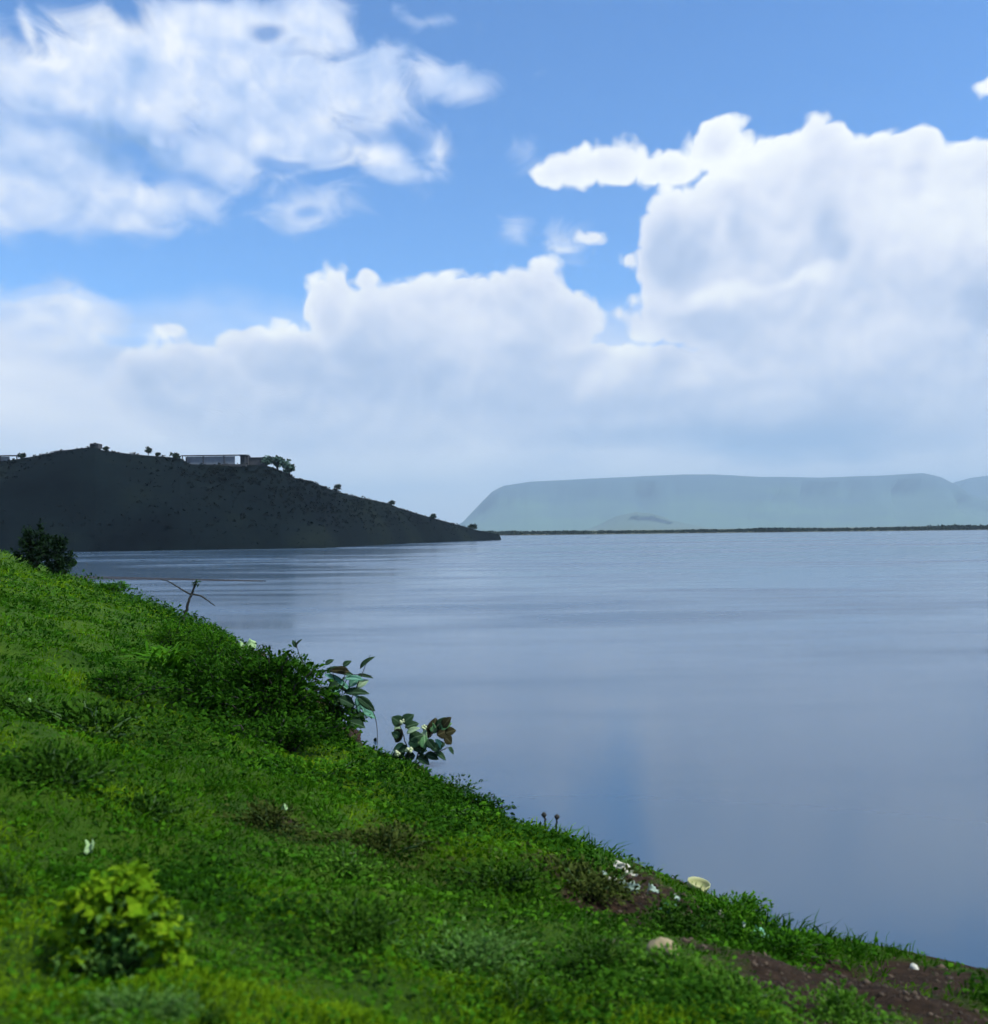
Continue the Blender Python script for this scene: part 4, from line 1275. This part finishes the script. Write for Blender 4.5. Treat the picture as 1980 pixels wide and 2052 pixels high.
def scrap(name, px, py, w_px, h_px, angle, mat, label, cat, seed):
    """a crumpled sheet with thickness, leaning back on the slope"""
    rng = np.random.default_rng(seed)
    base = ground_hit(px, py + h_px * 0.35)
    w, h = metres(w_px, base), metres(h_px, base)
    nu, nv = 9, 6
    u, v = np.meshgrid(np.linspace(-.5, .5, nu), np.linspace(-.5, .5, nv), indexing='ij')
    edge = 1 + 0.30 * rng.normal(size=nu)[:, None] * np.abs(v) * 2
    taper = 1 - 0.55 * np.clip(u + .1, 0, 1) * 1.2
    X = u * w; Zl = v * h * taper * edge
    ca, sa = math.cos(angle), math.sin(angle)
    x2 = X * ca - Zl * sa; z2 = X * sa + Zl * ca
    bulge = 0.22 * h * np.cos(u * 7 + rng.uniform(0, 6)) + 0.18 * h * rng.normal(size=u.shape)
    P = np.stack([x2, z2 * 0.7 - bulge * 0.7, z2 * 0.75 + bulge * 0.7 + h * 0.45 + 0.03], -1)
    lo = P + np.array([0, 0.012, -0.012])
    i = np.arange(nu * nv).reshape(nu, nv)
    q = np.stack([i[:-1, :-1], i[1:, :-1], i[1:, 1:], i[:-1, 1:]], -1).reshape(-1, 4)
    ring = np.concatenate([i[:, 0], i[-1, 1:], i[-2::-1, -1], i[0, -2:0:-1]])
    n_ = nu * nv
    rim = np.stack([np.roll(ring, -1), ring, ring + n_, np.roll(ring, -1) + n_], -1)
    o_ = link(name, tri_mesh(name, np.concatenate([P.reshape(-1, 3), lo.reshape(-1, 3)]), np.concatenate([q, q[:, ::-1] + n_, rim]), smooth=True), mat)
    o_.location = [float(k) for k in base]
    tag(o_, label, cat, 'litter on the bank')
    return o_


scrap('plastic_scrap', 1254, 1748, 50, 16, -0.5, SC['white'], 'long white scrap lying highest in the shore litter', 'litter', 1)
scrap('plastic_scrap', 1262, 1783, 40, 20, -0.45, SC['grey'], 'greyish crumpled scrap just below the long white scrap', 'litter', 2)
scrap('plastic_scrap', 1310, 1790, 22, 16, -0.3, SC['grey'], 'small greyish scrap right of the crumpled grey scrap', 'litter', 3)
scrap('plastic_scrap', 1534, 1884, 48, 18, -0.5, SC['mint'], 'bright mint green scrap at the right end of the litter', 'litter', 4)
scrap('plastic_scrap', 1340, 1825, 34, 18, 0.3, SC['teal'], 'dull teal scrap lying above the dark weeds and tan stone', 'litter', 5)
scrap('plastic_scrap', 497, 1297, 32, 17, 0.1, SC['pale'], 'pale green white scrap on the bank edge by the lake', 'litter', 6)
scrap('plastic_scrap', 180, 1708, 16, 26, 0.2, SC['pale'], 'small pale scrap upright in grass above the yellow bush', 'litter', 7)
scrap('plastic_scrap', 1460, 1815, 22, 14, -0.6, SC['grey'], 'small light scrap in the thin stemmed green herb', 'litter', 8)
scrap('plastic_scrap', 1446, 1840, 12, 10, -0.8, SC['white'], 'tiny white scrap below the thin stemmed green herb', 'litter', 9)
scrap('plastic_scrap', 570, 1625, 12, 14, 0.4, SC['pale'], 'tiny pale scrap beside the brownish hollow left of centre', 'litter', 10)
for k, (qx, qy, qw, qh, qm, lab) in enumerate([(1228, 1768, 16, 9, 'white', 'tiny white fleck left of the crumpled grey scrap'), (1356, 1806, 14, 9, 'grey', 'tiny grey fleck between the cream bowl and the teal scrap'),
        (1495, 1862, 16, 8, 'grey', 'thin grey fleck just above left of the mint scrap'), (1405, 1862, 14, 9, 'teal', 'tiny teal fleck right of the dark weeds above the tan stone'), (1210, 1756, 12, 8, 'grey', 'leftmost grey fleck in the shore litter')]):
    scrap('plastic_scrap', qx, qy, qw, qh, -0.4, SC[qm], lab, 'litter', 30 + k)
scrap('plastic_scrap', 54, 1416, 16, 16, 0.4, SC['pale'], 'tiny pale scrap high on the slope near the left edge', 'litter', 11)


def stone(px, py, w_px, h_px, mat, label, seed, flat=0.6):
    rng = np.random.default_rng(seed)
    base = ground_hit(px, py + h_px * 0.4)
    w, h = metres(w_px, base), metres(h_px, base)
    th_, ph = np.meshgrid(np.linspace(0.02, math.pi - 0.02, 11), np.linspace(0, 2 * math.pi, 16, endpoint=False), indexing='ij')
    D = np.stack([np.sin(th_) * np.cos(ph), np.sin(th_) * np.sin(ph), np.cos(th_)], -1)
    r = 1 + 0.34 * fbm(D[..., 0] * 1.6 + D[..., 2] + seed, D[..., 1] * 1.6 - D[..., 2] * .7, 3, seed)
    P = D * r[..., None] * np.array([w / 2, w * 0.55, h * flat])
    P[..., 2] += h * 0.18
    o_ = link('stone', grid_mesh('stone', P, wrap=True), mat)
    o_.location = [float(k) for k in base]
    tag(o_, label, 'stone')
    return o_


stone(1326, 1902, 62, 44, SC['tan'], 'flat tan stone half sunk in bright grass below the litter', 3)
stone(1832, 1938, 17, 12, SC['white'], 'small white stone on the bare brown soil at right', 5)

# broken cream bowl at the water's edge
base = ground_hit(1402, 1790); Y = base[1]; R = 23 * Y / FPX
prof = [(0.05, 0.0), (0.45, 0.03), (0.8, 0.28), (0.97, 0.66), (1.0, 1.0), (0.94, 1.0), (0.90, 0.68), (0.74, 0.34), (0.42, 0.10), (0.05, 0.07)]
ang = np.linspace(0, 2 * math.pi, 40)
P = np.array([[(r_ * R * math.cos(a), r_ * R * math.sin(a) * 0.8, z_ * R * 0.92 * (1 - 0.42 * math.exp(-((a - 5.0) / 0.16) ** 2) - 0.2 * (0.5 + 0.5 * math.cos(a)))) for a in ang] for r_, z_ in prof])
bowl = link('broken_bowl', grid_mesh('broken_bowl', P), SC['cream'])
bowl.location = [float(k) for k in base + np.array([0, 0.1, -0.01])]
bowl.rotation_euler = (math.radians(12), math.radians(6), 0)
tag(bowl, 'pale cream broken bowl lying at the water edge', 'bowl', 'litter on the bank')

# ------------------------------------------------------------------ haze
HB = [(-26000, -950, -8), (26000, 26000, 1250)]
V, Q = box((HB[0][0] + HB[1][0]) / 2, (HB[0][1] + HB[1][1]) / 2, (HB[0][2] + HB[1][2]) / 2, HB[1][0] - HB[0][0], HB[1][1] - HB[0][1], HB[1][2] - HB[0][2])
haze = link('haze', tri_mesh('haze', V, Q))
haze['kind'] = 'stuff'
tag(haze, 'pale blue haze over the lake and the far mesa', 'haze')
m = bpy.data.materials.new('haze_air'); m.use_nodes = True
m.node_tree.nodes.clear()
N = Nodes(m.node_tree)
o = N.new('ShaderNodeOutputMaterial'); v = N.new('ShaderNodeVolumePrincipled')
v.inputs['Color'].default_value = (0.56, 0.80, 1.0, 1)
v.inputs['Density'].default_value = 0.72e-4
m.node_tree.links.new(v.outputs[0], o.inputs['Volume'])
haze.data.materials.append(m)
